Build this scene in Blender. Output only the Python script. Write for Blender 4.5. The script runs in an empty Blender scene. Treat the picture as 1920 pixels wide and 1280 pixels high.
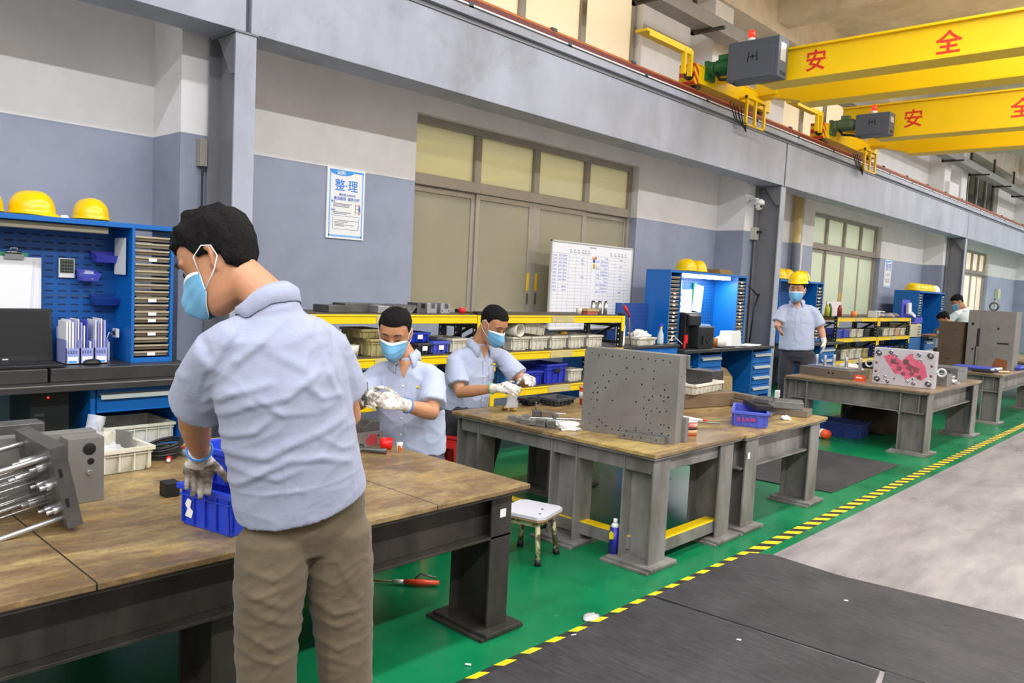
import bpy, bmesh, math, random
from math import sin, cos, pi, radians, sqrt
from mathutils import Vector, Matrix, noise
random.seed(7)
SC = bpy.context.scene
COL = SC.collection
# ---------------------------------------------------------------- camera
def cam_basis(y, p, r):
    f = Vector((-sin(y)*cos(p), cos(y)*cos(p), -sin(p)))
    rt = Vector((cos(y), sin(y), 0)); up = rt.cross(f)
    return cos(r)*rt+sin(r)*up, -sin(r)*rt+cos(r)*up, f
_rt, _up, _f = cam_basis(0.75095, 0.0743623, 0.0493301)
cam_d = bpy.data.cameras.new('camera'); cam = bpy.data.objects.new('camera', cam_d); COL.objects.link(cam)
cam.matrix_world = Matrix(((_rt.x, _up.x, -_f.x, 0), (_rt.y, _up.y, -_f.y, 0), (_rt.z, _up.z, -_f.z, 1.5), (0, 0, 0, 1)))
cam_d.sensor_width = 36.0; cam_d.lens = 36.0*1476.05/1920; cam_d.clip_start = 0.05; cam_d.clip_end = 200
SC.camera = cam
# ---------------------------------------------------------------- world, lights, exposure
SC.view_settings.view_transform = 'Standard'; SC.view_settings.look = 'None'
SC.view_settings.gamma = 1.0; SC.view_settings.use_curve_mapping = False
SC.view_settings.exposure = 0.62
W = bpy.data.worlds.new('world'); SC.world = W; W.use_nodes = True
W.node_tree.nodes['Background'].inputs[0].default_value = (1.0, 0.965, 0.91, 1)
W.node_tree.nodes['Background'].inputs[1].default_value = 0.8
# added ambient fill for the unseen hall, shaped dimmer low to deepen under-table shade
_tc = W.node_tree.nodes.new('ShaderNodeTexCoord'); _sp = W.node_tree.nodes.new('ShaderNodeSeparateXYZ'); _rp = W.node_tree.nodes.new('ShaderNodeValToRGB')
_rp.color_ramp.elements[0].position = 0.03; _rp.color_ramp.elements[0].color = (.42, .41, .395, 1); _rp.color_ramp.elements[1].position = 0.2; _rp.color_ramp.elements[1].color = (1.0, .965, .91, 1)
W.node_tree.links.new(_tc.outputs['Generated'], _sp.inputs[0]); W.node_tree.links.new(_sp.outputs[2], _rp.inputs[0]); W.node_tree.links.new(_rp.outputs[0], W.node_tree.nodes['Background'].inputs[0])
def area(name, loc, sx, sy, power, color, rot=(0, 0, 0)):
    d = bpy.data.lights.new(name, 'AREA'); d.shape = 'RECTANGLE'; d.size = sx; d.size_y = sy
    d.energy = power; d.color = color
    o = bpy.data.objects.new(name, d); o.location = loc; o.rotation_euler = rot; COL.objects.link(o); return o
area('ceiling_light', (-1.5, 14, 5.85), 0.25, 44, 960, (0.95, 0.97, 1.0))
area('ceiling_light', (2.7, 14, 5.85), 0.25, 44, 2150, (0.95, 0.97, 1.0))
# outdoor light behind the windows; weakest lamp added as a lit room next door
for y, z, sy, sz, p in ((16, 2.1, 4.2, 2.2, 62), (25.8, 2.1, 3.4, 2.2, 90), (6.7, 2.1, 4.2, 2.2, 16), (5.8, 4.95, 5.6, 1.6, 75), (14.5, 4.95, 4.2, 1.6, 50)):
    area('window_light', (-7.3, y, z), sz, sy, p, (1.0, 0.97, 0.9), (0, -pi/2, 0))
# ---------------------------------------------------------------- materials
def lin(c):
    return tuple(((v/255)/12.92 if v <= 10 else ((v/255+0.055)/1.055)**2.4) for v in c) + (1,)
class NT:
    def __init__(s, name):
        s.m = bpy.data.materials.new(name); s.m.use_nodes = True; s.t = s.m.node_tree
        s.b = s.t.nodes['Principled BSDF']; s.k = 0
    def n(s, ty, **kw):
        nd = s.t.nodes.new(ty)
        for k, v in kw.items():
            if k[0] == 'i': nd.inputs[int(k[1:])].default_value = v
            else: setattr(nd, k, v)
        return nd
    def l(s, a, b): s.t.links.new(a, b)
    def ramp(s, fac, stops):
        r = s.n('ShaderNodeValToRGB'); e = r.color_ramp.elements
        while len(e) < len(stops): e.new(0.5)
        for q, (p, c) in zip(e, stops): q.position = p; q.color = c
        s.l(fac, r.inputs[0]); return r.outputs[0]
    def noise(s, vec, scale, detail=4, rough=.6, dist=0):
        nd = s.n('ShaderNodeTexNoise'); nd.inputs['Scale'].default_value = scale; nd.inputs['Detail'].default_value = detail
        nd.inputs['Roughness'].default_value = rough; nd.inputs['Distortion'].default_value = dist
        if vec is not None: s.l(vec, nd.inputs['Vector'])
        return nd.outputs['Fac']
    def mix(s, fac, a, b, mode='MIX'):
        nd = s.n('ShaderNodeMix', data_type='RGBA', blend_type=mode)
        for sock, v in ((nd.inputs[0], fac), (nd.inputs[6], a), (nd.inputs[7], b)):
            if isinstance(v, (tuple, float, int)): sock.default_value = v
            else: s.l(v, sock)
        return nd.outputs[2]
    def math(s, op, a, b=None, clamp=False):
        nd = s.n('ShaderNodeMath', operation=op); nd.use_clamp = clamp
        for i, v in enumerate((a, b)):
            if v is None: continue
            if isinstance(v, (float, int)): nd.inputs[i].default_value = v
            else: s.l(v, nd.inputs[i])
        return nd.outputs[0]
    def pos(s): return s.n('ShaderNodeNewGeometry').outputs['Position']
    def obj(s): return s.n('ShaderNodeTexCoord').outputs['Object']
    def xyz(s, v):
        nd = s.n('ShaderNodeSeparateXYZ'); s.l(v, nd.inputs[0]); return nd.outputs
    def scl(s, v, sc):
        nd = s.n('ShaderNodeMapping'); nd.inputs['Scale'].default_value = sc; s.l(v, nd.inputs['Vector']); return nd.outputs[0]
    def bump(s, h, strength=.3, dist=.01):
        nd = s.n('ShaderNodeBump'); nd.inputs['Strength'].default_value = strength; nd.inputs['Distance'].default_value = dist
        s.l(h, nd.inputs['Height']); s.l(nd.outputs[0], s.b.inputs['Normal'])
MATS = {}
def M(name, col, rough=.5, metal=0., var=.0, scale=6., bump=0., col2=None, stretch=(1, 1, 1), spec=None, thr=(.35, .7), bscale=None, alpha=None, trans=None, emit=None):
    if name in MATS: return MATS[name]
    s = NT(name); b = s.b; c = lin(col)
    b.inputs['Base Color'].default_value = c; b.inputs['Roughness'].default_value = rough; b.inputs['Metallic'].default_value = metal
    if spec is not None: b.inputs['Specular IOR Level'].default_value = spec
    if var or col2 or bump:
        v = s.scl(s.obj(), stretch)
        f = s.noise(v, scale, 5, .62)
        c2 = lin(col2) if col2 else tuple(x*(1-var) for x in c[:3])+(1,)
        s.l(s.ramp(f, [(thr[0], c2), (thr[1], c)]), b.inputs['Base Color'])
        if bump: s.bump(s.noise(v, bscale or scale*4, 4), bump, .004)
    if trans is not None: b.inputs['Transmission Weight'].default_value = trans
    if alpha is not None: b.inputs['Alpha'].default_value = alpha
    if emit: b.inputs['Emission Color'].default_value = lin(emit[0]); b.inputs['Emission Strength'].default_value = emit[1]
    MATS[name] = s.m; return s.m
STEEL = M('ground steel', (150, 150, 150), .38, .75, var=.35, scale=9, stretch=(1, 1, 3))
STEELD = M('dark machined steel', (112, 110, 108), .45, .6, var=.4, scale=7)
STEELB = M('bright steel', (205, 205, 210), .25, .85, var=.1)
PLATE = M('mould plate steel', (140, 136, 131), .5, .35, var=.22, scale=5, bump=.12)
BLUE = M('blue powder coat', (0, 104, 190), .42, 0, var=.12, scale=3)
BLUED = M('blue pegboard coat', (0, 84, 160), .45, 0, var=.1, scale=3)
BLACK = M('black plastic', (22, 22, 24), .45)
BLACKM = M('black painted steel', (30, 28, 28), .5, 0, var=.3)
YEL = M('rack yellow paint', (248, 208, 8), .38, 0, var=.1, scale=5)
CRANEY = M('crane yellow paint', (255, 210, 0), .4, 0, var=.08, scale=1.2)
BINB = M('blue crate plastic', (48, 62, 190), .4, 0, var=.12, scale=8)
BINB2 = M('bright blue crate plastic', (40, 70, 205), .4, 0, var=.1, scale=8)
BINV = M('faded blue crate plastic', (84, 98, 205), .45, 0, var=.18, scale=12)
BINW = M('dirty white bin plastic', (222, 218, 204), .45, 0, scale=7, col2=(186, 178, 156), thr=(.3, .6))
BINY = M('aged cream bin plastic', (196, 184, 130), .5, 0, scale=7, col2=(140, 128, 76))
BINK = M('dark grey bin plastic', (62, 64, 70), .5, 0, var=.2)
WHITE = M('white enamel', (236, 236, 234), .35)
PAPER = M('paper', (235, 235, 238), .8)
RED = M('red plastic', (225, 30, 28), .35)
ORANGE = M('orange label', (228, 78, 30), .45)
BENCHK = M('black bench laminate', (62, 60, 60), .38, 0, var=.35, scale=8)
ALU = M('aluminium pull', (205, 208, 205), .35, .3)
CARD = M('cardboard', (190, 158, 112), .8, var=.15)
GREYP = M('worn grey table paint', (146, 143, 140), .5, .1, scale=5, col2=(98, 93, 88), stretch=(1, 1, .35), bump=.1)
GREYD = M('dark oily table steel', (72, 66, 60), .45, .2, scale=6, col2=(44, 40, 37), stretch=(1, 1, .4), bump=.1)
def colpaint():
    s = NT('grey structural paint'); v = s.pos()
    f = s.noise(s.scl(v, (1, 1, .5)), 1.6, 5, .65)
    s.l(s.ramp(f, [(.3, lin((148, 152, 164))), (.62, lin((170, 175, 190)))]), s.b.inputs['Base Color'])
    st = s.ramp(s.noise(s.scl(v, (1, .5, .9)), 1.1, 6, .7, .8), [(.56, (0, 0, 0, 1)), (.72, (1, 1, 1, 1))])
    base = s.b.inputs['Base Color'].links[0].from_socket
    s.l(s.mix(s.math('MULTIPLY', st, .35), base, lin((104, 98, 98))), s.b.inputs['Base Color'])
    s.b.inputs['Roughness'].default_value = .42
    s.bump(s.noise(v, 30, 3), .05, .004); return s.m
STRUCT = colpaint()
STRUCTD = M('shaded grey column paint', (128, 128, 134), .45, 0, var=.15, scale=2)  # shaded copy of the structural paint, for column sides and the girder recess
def wallmat():
    s = NT('two tone wall paint'); p = s.pos(); z = s.xyz(p)[2]
    n = s.noise(p, 2.2, 5, .6)
    up = s.ramp(n, [(.3, lin((232, 230, 230))), (.6, lin((242, 240, 240)))])
    lo = s.ramp(n, [(.3, lin((138, 145, 164))), (.6, lin((150, 157, 177)))])
    s.l(s.mix(s.math('GREATER_THAN', z, 2.42), lo, up), s.b.inputs['Base Color'])
    s.b.inputs['Roughness'].default_value = .6
    s.bump(s.noise(p, 60, 3), .06, .003); return s.m
WALL = wallmat()
CONC = M('painted concrete ceiling', (232, 222, 206), .8, 0, scale=2.5, col2=(206, 196, 180), thr=(.3, .6), bump=.1)
def floormat():
    s = NT('green and grey epoxy floor'); p = s.pos(); X = s.xyz(p)
    n1 = s.noise(p, 1.1, 6, .65); n2 = s.noise(s.scl(p, (1, .25, 1)), 5, 6, .7)
    g = s.ramp(n1, [(.3, lin((2, 90, 54))), (.5, lin((6, 114, 68))), (.72, lin((22, 130, 84)))])
    # scuffs on the green
    sc = s.ramp(s.noise(p, 14, 6, .75), [(.62, (0, 0, 0, 1)), (.78, (1, 1, 1, 1))])
    g = s.mix(s.math('MULTIPLY', sc, .45), g, lin((150, 160, 140)))
    a = s.ramp(n2, [(.28, lin((118, 112, 114))), (.5, lin((146, 140, 141))), (.72, lin((168, 163, 160)))])
    edge = s.math('GREATER_THAN', X[0], -1.905)
    s.l(s.mix(edge, g, a), s.b.inputs['Base Color'])
    s.l(s.ramp(n1, [(.3, (.22,)*3+(1,)), (.7, (.42,)*3+(1,))]), s.b.inputs['Roughness'])
    s.bump(n2, .04, .004); return s.m
FLOOR = floormat()
def tapemat():
    s = NT('yellow and black hazard tape'); X = s.xyz(s.pos())
    t = s.math('SUBTRACT', X[1], s.math('MULTIPLY', X[0], 0.93)); t = s.math('FRACT', s.math('MULTIPLY', t, 6.5))
    n = s.noise(s.pos(), 25, 4)
    yl = s.ramp(n, [(.3, lin((214, 180, 30))), (.6, lin((240, 208, 20)))])
    s.l(s.mix(s.math('GREATER_THAN', t, .5), lin((38, 40, 36)), yl), s.b.inputs['Base Color']); s.b.inputs['Roughness'].default_value = .5; return s.m
TAPE = tapemat()
def tablemat(name, base, c1, c2, amt):
    s = NT(name); p = s.pos(); v = s.scl(p, (1.0, .45, 1))
    n = s.noise(v, 3.0, 6, .68, .6); f = s.noise(s.scl(p, (1, .22, 1)), 20, 6, .75)
    col = s.ramp(s.math('ADD', s.math('MULTIPLY', n, .7), s.math('MULTIPLY', f, .3)), [(.34, lin(base)), (.47, lin((122, 98, 68))), (.55, lin(c1)), (.66, lin(c2))])
    grn = s.noise(p, 45, 5, .8)
    col = s.mix(s.math('MULTIPLY', s.ramp(grn, [(.45, (0, 0, 0, 1)), (.7, (1, 1, 1, 1))]), amt), col, lin((60, 46, 34)))
    blot = s.noise(s.scl(p, (1, .7, 1)), 5.5, 7, .8, .5)
    col = s.mix(s.math('MULTIPLY', s.ramp(blot, [(.52, (0, 0, 0, 1)), (.66, (1, 1, 1, 1))]), .5), col, lin((188, 146, 66)))
    dk = s.noise(s.scl(p, (.8, .5, 1)), 2.1, 6, .7, .8)
    col = s.mix(s.math('MULTIPLY', s.ramp(dk, [(.5, (0, 0, 0, 1)), (.68, (1, 1, 1, 1))]), .55 if amt > .3 else .3), col, lin((74, 58, 44)))
    # board joints across the table
    X = s.xyz(p); j = s.math('ABSOLUTE', s.math('SUBTRACT', s.math('FRACT', s.math('DIVIDE', s.math('SUBTRACT', X[1], .765), 1.22)), 0.0))
    col = s.mix(s.math('LESS_THAN', j, .0045), col, lin((40, 28, 20)))
    s.l(col, s.b.inputs['Base Color']); s.b.inputs['Roughness'].default_value = .36
    s.bump(f, .12, .003); return s.m
TABLE1 = tablemat('oil stained plywood', (92, 74, 56), (152, 130, 88), (196, 170, 112), .42)
TABLE2 = tablemat('worn plywood with cutting oil', (112, 90, 60), (164, 138, 88), (200, 174, 104), .25)
TABLE3 = tablemat('brown worn board', (104, 88, 72), (138, 116, 92), (164, 142, 112), .25)
def matmat():
    s = NT('black rubber mat'); p = s.pos()
    f = s.noise(s.scl(p, (1.2, 9, 1)), 7, 6, .7); n = s.noise(p, 1.5, 4)
    s.l(s.ramp(s.math('ADD', s.math('MULTIPLY', f, .5), s.math('MULTIPLY', n, .5)), [(.36, lin((36, 34, 37))), (.5, lin((56, 54, 57))), (.66, lin((76, 73, 75)))]), s.b.inputs['Base Color'])
    s.b.inputs['Roughness'].default_value = .6; s.b.inputs['Specular IOR Level'].default_value = .35; s.bump(f, .3, .004); return s.m
MAT = matmat()
# ---------------------------------------------------------------- mesh helpers
OFF = {}
class B:
    """collects shapes in world coordinates; build() links ONE mesh object"""
    def __init__(s, *mats): s.bm = bmesh.new(); s.mats = list(mats); s.mi = 0
    def add(s, verts, faces, smooth=False):
        vs = [s.bm.verts.new(v) for v in verts]
        for f in faces:
            try: fc = s.bm.faces.new([vs[i] for i in f]); fc.material_index = s.mi; fc.smooth = smooth
            except ValueError: pass
        return s
    def m(s, i): s.mi = i; return s
    def box(s, x0, x1, y0, y1, z0, z1, mx=None):
        v = [Vector((x, y, z)) for x in (x0, x1) for y in (y0, y1) for z in (z0, z1)]
        if mx is not None: v = [mx @ q for q in v]
        return s.add(v, [(0, 1, 3, 2), (4, 6, 7, 5), (0, 4, 5, 1), (2, 3, 7, 6), (0, 2, 6, 4), (1, 5, 7, 3)])
    def cbox(s, c, d, rz=0, rx=0, ry=0):
        mx = Matrix.Translation(c) @ Matrix.Rotation(rz, 4, 'Z') @ Matrix.Rotation(ry, 4, 'Y') @ Matrix.Rotation(rx, 4, 'X')
        return s.box(-d[0]/2, d[0]/2, -d[1]/2, d[1]/2, -d[2]/2, d[2]/2, mx)
    def tube(s, pts, r, seg=10, smooth=True, caps=True, ref=None):
        """pts path; r number, list of numbers, or list of (a,b) radii; ref = direction of the a-radius"""
        pts = [Vector(p) for p in pts]; n = len(pts)
        rs = r if isinstance(r, (list, tuple)) else [r]*n
        rs = [(q, q) if not isinstance(q, (tuple, list)) else q for q in rs]
        rings = []; prev = Vector(ref) if ref is not None else None
        for i in range(n):
            a = pts[max(i-1, 0)]; c = pts[min(i+1, n-1)]; t = (c-a)
            if t.length < 1e-7: t = rings_t
            t = t.normalized(); rings_t = t
            if prev is None: prev = Vector((0, 0, 1)) if abs(t.z) < .9 else Vector((1, 0, 0))
            u = (prev - t*prev.dot(t))
            if u.length < 1e-5: u = t.orthogonal()
            u.normalize(); w = t.cross(u)
            if ref is None: prev = u
            rings.append([pts[i]+u*(cos(2*pi*k/seg)*rs[i][0])+w*(sin(2*pi*k/seg)*rs[i][1]) for k in range(seg)])
        return s.loft(rings, smooth, caps)
    def loft(s, rings, smooth=True, caps=True):
        seg = len(rings[0]); vs = [p for r in rings for p in r]; f = []
        for i in range(len(rings)-1):
            for k in range(seg):
                k2 = (k+1) % seg; f.append((i*seg+k, i*seg+k2, (i+1)*seg+k2, (i+1)*seg+k))
        if caps: f.append(tuple(range(seg))[::-1]); f.append(tuple((len(rings)-1)*seg+k for k in range(seg)))
        return s.add(vs, f, smooth)
    def cyl(s, p0, p1, r, seg=16, r2=None, smooth=True):
        return s.tube([p0, p1], [r, r2 if r2 is not None else r], seg, smooth)
    def prism(s, poly, axis, a, b):
        """poly of 2d points in the plane normal to axis ('x','y','z'), extruded from a to b"""
        def P(u, v, w): return {'x': (w, u, v), 'y': (u, w, v), 'z': (u, v, w)}[axis]
        n = len(poly); vs = [P(u, v, a) for u, v in poly]+[P(u, v, b) for u, v in poly]
        f = [tuple(range(n))[::-1], tuple(range(n, 2*n))]+[(i, (i+1) % n, n+(i+1) % n, n+i) for i in range(n)]
        return s.add(vs, f)
    def lathe(s, prof, c, seg=20, axis='z', smooth=True, mx=None):
        rings = []
        for r, h in prof:
            ring = []
            for k in range(seg):
                a = 2*pi*k/seg; u, v = r*cos(a), r*sin(a)
                q = Vector({'z': (u, v, h), 'x': (h, u, v), 'y': (v, h, u)}[axis])
                if mx is not None: q = mx @ q
                ring.append(q+Vector(c))
            rings.append(ring)
        return s.loft(rings, smooth, True)
    def torus(s, c, R, r, mx=None, seg=28, s2=10):
        vs = []; f = []
        for i in range(seg):
            for j in range(s2):
                a = 2*pi*i/seg; b = 2*pi*j/s2
                q = Vector(((R+r*cos(b))*cos(a), (R+r*cos(b))*sin(a), r*sin(b)))
                if mx is not None: q = mx @ q
                vs.append(q+Vector(c))
                i2 = (i+1) % seg; j2 = (j+1) % s2
                f.append((i*s2+j, i2*s2+j, i2*s2+j2, i*s2+j2))
        return s.add(vs, f, True)
    def build(s, name, parent=None, bevel=0, bseg=2, loc=None, norm=True, smooth=None):
        off = Vector(OFF.get(parent.name, (0, 0, 0))) if parent is not None else Vector(loc if loc is not None else (0, 0, 0))
        if parent is None and loc is None and s.bm.verts:
            xs = [v.co for v in s.bm.verts]
            off = Vector(((min(v.x for v in xs)+max(v.x for v in xs))/2, (min(v.y for v in xs)+max(v.y for v in xs))/2, min(v.z for v in xs)))
        if norm: bmesh.ops.recalc_face_normals(s.bm, faces=s.bm.faces)
        for v in s.bm.verts: v.co -= off
        me = bpy.data.meshes.new(name); s.bm.to_mesh(me); s.bm.free()
        for m in s.mats: me.materials.append(m)
        o = bpy.data.objects.new(name, me); COL.objects.link(o)
        if parent is not None: o.parent = parent; OFF[o.name] = tuple(off)
        else: o.location = off; OFF[o.name] = tuple(off)
        if smooth is not None:
            for p in me.polygons: p.use_smooth = smooth
        if bevel:
            md = o.modifiers.new('bevel', 'BEVEL'); md.width = bevel; md.segments = bseg; md.limit_method = 'ANGLE'
        return o
def tag(o, label=None, cat=None, group=None, kind=None):
    for k, v in (('label', label), ('category', cat), ('group', group), ('kind', kind)):
        if v: o[k] = v
    return o
def thing(name, label, cat, loc=(0, 0, 0), group=None):
    o = bpy.data.objects.new(name, None); o.empty_display_size = .1; COL.objects.link(o); o.location = loc
    OFF[o.name] = tuple(loc); return tag(o, label, cat, group)
def kids(o): return [c for c in COL.objects if c.parent is o]
def copy_tree(o, parent=None, loc=None, rz=None, label=None, sc=None):
    c = o.copy(); COL.objects.link(c)
    if parent is not None: c.parent = parent
    OFF[c.name] = OFF.get(o.name, (0, 0, 0))
    for ch in kids(o): copy_tree(ch, c)
    if loc is not None: c.location = loc
    if rz is not None: c.rotation_euler[2] = rz
    if sc is not None: c.scale = (sc,)*3 if isinstance(sc, (int, float)) else sc
    if label: c['label'] = label
    return c
def struct(b, name, bevel=0): return tag(b.build(name, bevel=bevel), kind='structure')
def text(body, size, mx, mat, name, parent, align='CENTER', extrude=.0005, bold=0.0):
    cu = bpy.data.curves.new('txt', 'FONT'); cu.body = body; cu.size = size; cu.align_x = align; cu.align_y = 'CENTER'
    cu.extrude = extrude; cu.offset = bold; cu.resolution_u = 3
    o = bpy.data.objects.new('txt', cu); COL.objects.link(o)
    bpy.context.view_layer.update()
    me = bpy.data.meshes.new_from_object(o.evaluated_get(bpy.context.evaluated_depsgraph_get()))
    bpy.data.objects.remove(o); bpy.data.curves.remove(cu)
    off = Vector(OFF[parent.name]); me.transform(Matrix.Translation(-off) @ mx)
    me.materials.clear(); me.materials.append(mat)
    r = bpy.data.objects.new(name, me); COL.objects.link(r); r.parent = parent; OFF[r.name] = tuple(off); return r
def face_px(x, y, z):   # text plane facing +x (reads along +y)
    return Matrix.Translation((x, y, z)) @ Matrix(((0, 0, 1, 0), (1, 0, 0, 0), (0, 1, 0, 0), (0, 0, 0, 1)))
def face_ny(x, y, z):   # text plane facing -y (reads along +x)
    return Matrix.Translation((x, y, z)) @ Matrix(((1, 0, 0, 0), (0, 0, -1, 0), (0, 1, 0, 0), (0, 0, 0, 1)))
# ================================================================ STRUCTURE
b = B(FLOOR); b.add([(-6.2, -4, 0), (9, -4, 0), (9, 40, 0), (-6.2, 40, 0)], [(0, 1, 2, 3)]); b.box(-6.2, 9, -4, 40, -.2, -.001)
struct(b, 'floor')
WX = -5.9
b = B(WALL)
wins = [(4.86, 8.57), (14.19, 17.76), (24.3, 27.25)]
ys = -4
for a, c in wins:
    b.box(-6.15, WX, ys, a, 0, 4.2); b.box(-6.15, WX, a, c, 0, 1.05); b.box(-6.15, WX, a, c, 3.07, 4.2); ys = c
b.box(-6.15, WX, ys, 40, 0, 4.2)
# upper wall with a long clerestory opening
for a, c in ((-4, 3.2), (8.45, 12.6), (16.5, 22.6), (27.6, 40)): b.box(-6.15, WX, a, c, 4.2, 6)
for a, c in ((3.2, 8.45), (12.6, 16.5), (22.6, 27.6)): b.box(-6.15, WX, a, c, 5.7, 6)
PY = [(2.41, 2.92), (10.63, 11.15), (20.7, 21.5), (31, 31.8)]
for a, c in PY: b.box(-5.9, -5.45, a, c, 0, 4.4)
for a in (9.6, 20.6, 22.1, 30): b.box(-5.9, -5.55, a, a+.5, 4.0, 6)
struct(b, 'wall_left')
b = B(CONC); b.box(-6.15, 9, -4, 40, 6.0, 6.2)
for y in (1.2, 11.3, 15.4, 19.6, 23.8, 28, 32): b.box(-6.1, 9, y, y+.4, 5.55, 6.0)
b.box(-5.9, -5.5, -4, 40, 5.4, 6.0)
struct(b, 'ceiling')
FRAME = M('anodised window frame', (168, 160, 146), .4, .2, var=.1)
def glassmat(name, col, rough, tl):
    s = NT(name); p = s.pos(); n = s.noise(p, 1.3, 4)
    d = s.n('ShaderNodeBsdfDiffuse'); s.l(s.ramp(n, [(.3, tuple(v*.85 for v in lin(col)[:3])+(1,)), (.7, lin(col))]), d.inputs[0])
    t = s.n('ShaderNodeBsdfTranslucent'); t.inputs[0].default_value = lin(col)
    m1 = s.n('ShaderNodeMixShader'); m1.inputs[0].default_value = tl; s.l(d.outputs[0], m1.inputs[1]); s.l(t.outputs[0], m1.inputs[2])
    g = s.n('ShaderNodeBsdfGlossy'); g.inputs['Roughness'].default_value = rough
    fr = s.n('ShaderNodeFresnel'); fr.inputs[0].default_value = 1.5
    m2 = s.n('ShaderNodeMixShader'); s.l(fr.outputs[0], m2.inputs[0]); s.l(m1.outputs[0], m2.inputs[1]); s.l(g.outputs[0], m2.inputs[2])
    s.l(m2.outputs[0], s.t.nodes['Material Output'].inputs[0]); return s.m
G1 = glassmat('dusty frosted glass', (190, 182, 156), .05, .35)
G1T = glassmat('lit frosted glass', (240, 234, 206), .05, .85)  # upper panes: glare and light from behind put into a paler glass
G2 = glassmat('pale frosted glass', (232, 238, 220), .1, .7)
G3 = glassmat('bright frosted glass', (250, 244, 232), .2, .8)
def window(idx, y0, y1, g, cols, z0=1.05, z1=3.07, zt=2.46, sash=True):
    root = bpy.data.objects.new('window_%d' % idx, None); COL.objects.link(root); root.location = ((-6.05, (y0+y1)/2, z0)); OFF[root.name] = tuple(root.location); root['kind'] = 'structure'
    f = B(FRAME); x0, x1 = -6.08, -6.0; w = (y1-y0)/cols
    f.box(x0, x1, y0, y0+.06, z0, z1).box(x0, x1, y1-.06, y1, z0, z1).box(x0, x1, y0+.06, y1-.06, z1-.07, z1).box(x0, x1, y0+.06, y1-.06, z0, z0+.08)
    if zt: f.box(x0, x1+.02, y0+.06, y1-.06, zt-.05, zt+.06)
    for i in range(1, cols):
        f.box(x0, x1, y0+i*w-.045, y0+i*w+.045, (zt+.06) if zt else z0+.08, z1-.07)
    if sash: f.box(x0+.005, x1-.005, y0+2*w-.05, y0+2*w+.05, z0+.08, zt-.05)
    f.build('window_frame', root, bevel=.006)
    if sash:
        for i in range(cols):
            s_ = B(FRAME); a, c = y0+i*w+(.0 if i % 2 else .04), y0+(i+1)*w-(.04 if i % 2 else 0.); xo = .035 if i in (1, 2) else 0
            q0, q1 = -6.06+xo*0.6, -6.03+xo*0.6
            s_.box(q0, q1, a, a+.055, z0+.08, zt-.05).box(q0, q1, c-.055, c, z0+.08, zt-.05).box(q0, q1, a+.055, c-.055, z0+.08, z0+.15).box(q0, q1, a+.055, c-.055, zt-.11, zt-.05)
            sa = s_.build('window_sash', root, bevel=.004)
            p = B(g); p.box(q0+.01, q0+.016, a+.055, c-.055, z0+.15, zt-.11); p.build('pane', sa)
            if i in (1, 2):
                yl = (c-.05) if i == 1 else a+.01
                k = B(M('yellow handle sticker', (235, 190, 30), .5), M('dark latch', (110, 108, 100), .4, .5))
                k.box(q1, q1+.003, yl, yl+.04, 1.42, 1.62); k.m(1).box(q1, q1+.012, yl+.008, yl+.03, 1.27, 1.39); k.build('latch', sa)
    for i in range(cols):
        p = B(G1T if g is G1 else g); p.box(-6.05, -6.044, y0+i*w+.045, y0+(i+1)*w-.045, (zt+.06) if zt else z0+.08, z1-.07); p.build('pane', root)
    return root
window(1, 4.86, 8.57, G1, 4)
window(2, 14.19, 17.76, G2, 4)
window(3, 24.3, 27.25, G3, 4)
G4 = glassmat('sunlit frosted glass', (255, 244, 224), .12, .9)
window(4, 3.2, 8.45, G4, 5, 4.2, 5.7, None, False)
window(5, 12.6, 16.5, G4, 4, 4.2, 5.7, None, False)
window(6, 22.6, 27.6, M('dark open glass', (40, 48, 46), .1), 5, 4.2, 5.7, None, False)
# steel columns (H section) under the crane girder
CY = [2.59, 10.9, 20.9, 31.2]
for i, y in enumerate(CY):
    b = B(STRUCT, STRUCTD); w = .15
    b.box(-5.065, -5.05, y, y+w, .02, 3.08)
    b.m(1).box(-5.41, -5.395, y-.01, y+w+.01, .02, 3.08).box(-5.395, -5.065, y+w/2-.006, y+w/2+.006, .02, 3.08)
    b.box(-5.42, -5.04, y-.01, y+w+.01, 3.065, 3.08).box(-5.45, -5.0, y-.06, y+w+.06, 0, .02)
    b.prism([(-5.3, 3.06), (-5.07, 3.06), (-5.07, 2.8), (-5.12, 2.8)], 'y', y+.0, y+.012)
    struct(b, 'trim_%d' % (i+1), .002)
# crane runway girder: I section, webs split at the columns by a stiffener joint
b = B(STRUCT, STRUCTD)
edges = [-4]+[c+.09 for c in CY]+[40]
for a, c in zip(edges[:-1], edges[1:]):
    b.m(0).box(-5.36, -5.052, a+.02, c-.02, 3.08, 3.68)
    b.m(0).box(-5.38, -5.0, a, c, 3.72, 3.79)
    b.m(1).box(-5.37, -5.04, a, c, 3.68, 3.72)  # shadow under the top flange, put in as a darker strip
for y in edges[1:-1]: b.m(1).box(-5.35, -5.10, y-.02, y+.02, 3.1, 3.75)
struct(b, 'trim_5', .003)
t = thing('crane_rail', 'long rusty orange crane rail with conductor bars running along the top of the grey girder', 'rail', (-5.1, 12, 3.79))
b = B(M('rusty crane rail', (206, 118, 48), .55, .3, var=.3)); b.box(-5.14, -5.06, -4, 40, 3.855, 3.915).box(-5.16, -5.04, -4, 40, 3.79, 3.81).box(-5.115, -5.085, -4, 40, 3.81, 3.86); b.build('rail_head', t, .004)
b = B(M('dark red conductor bar', (112, 34, 28), .5), WHITE, BLACKM)
b.box(-5.05, -5.03, -4, 40, 3.83, 3.88); b.m(1).box(-5.03, -5.015, -4, 40, 3.812, 3.826); b.m(2).box(-5.03, -5.01, -4, 40, 3.79, 3.808)
b.build('conductor_bar', t)
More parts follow.
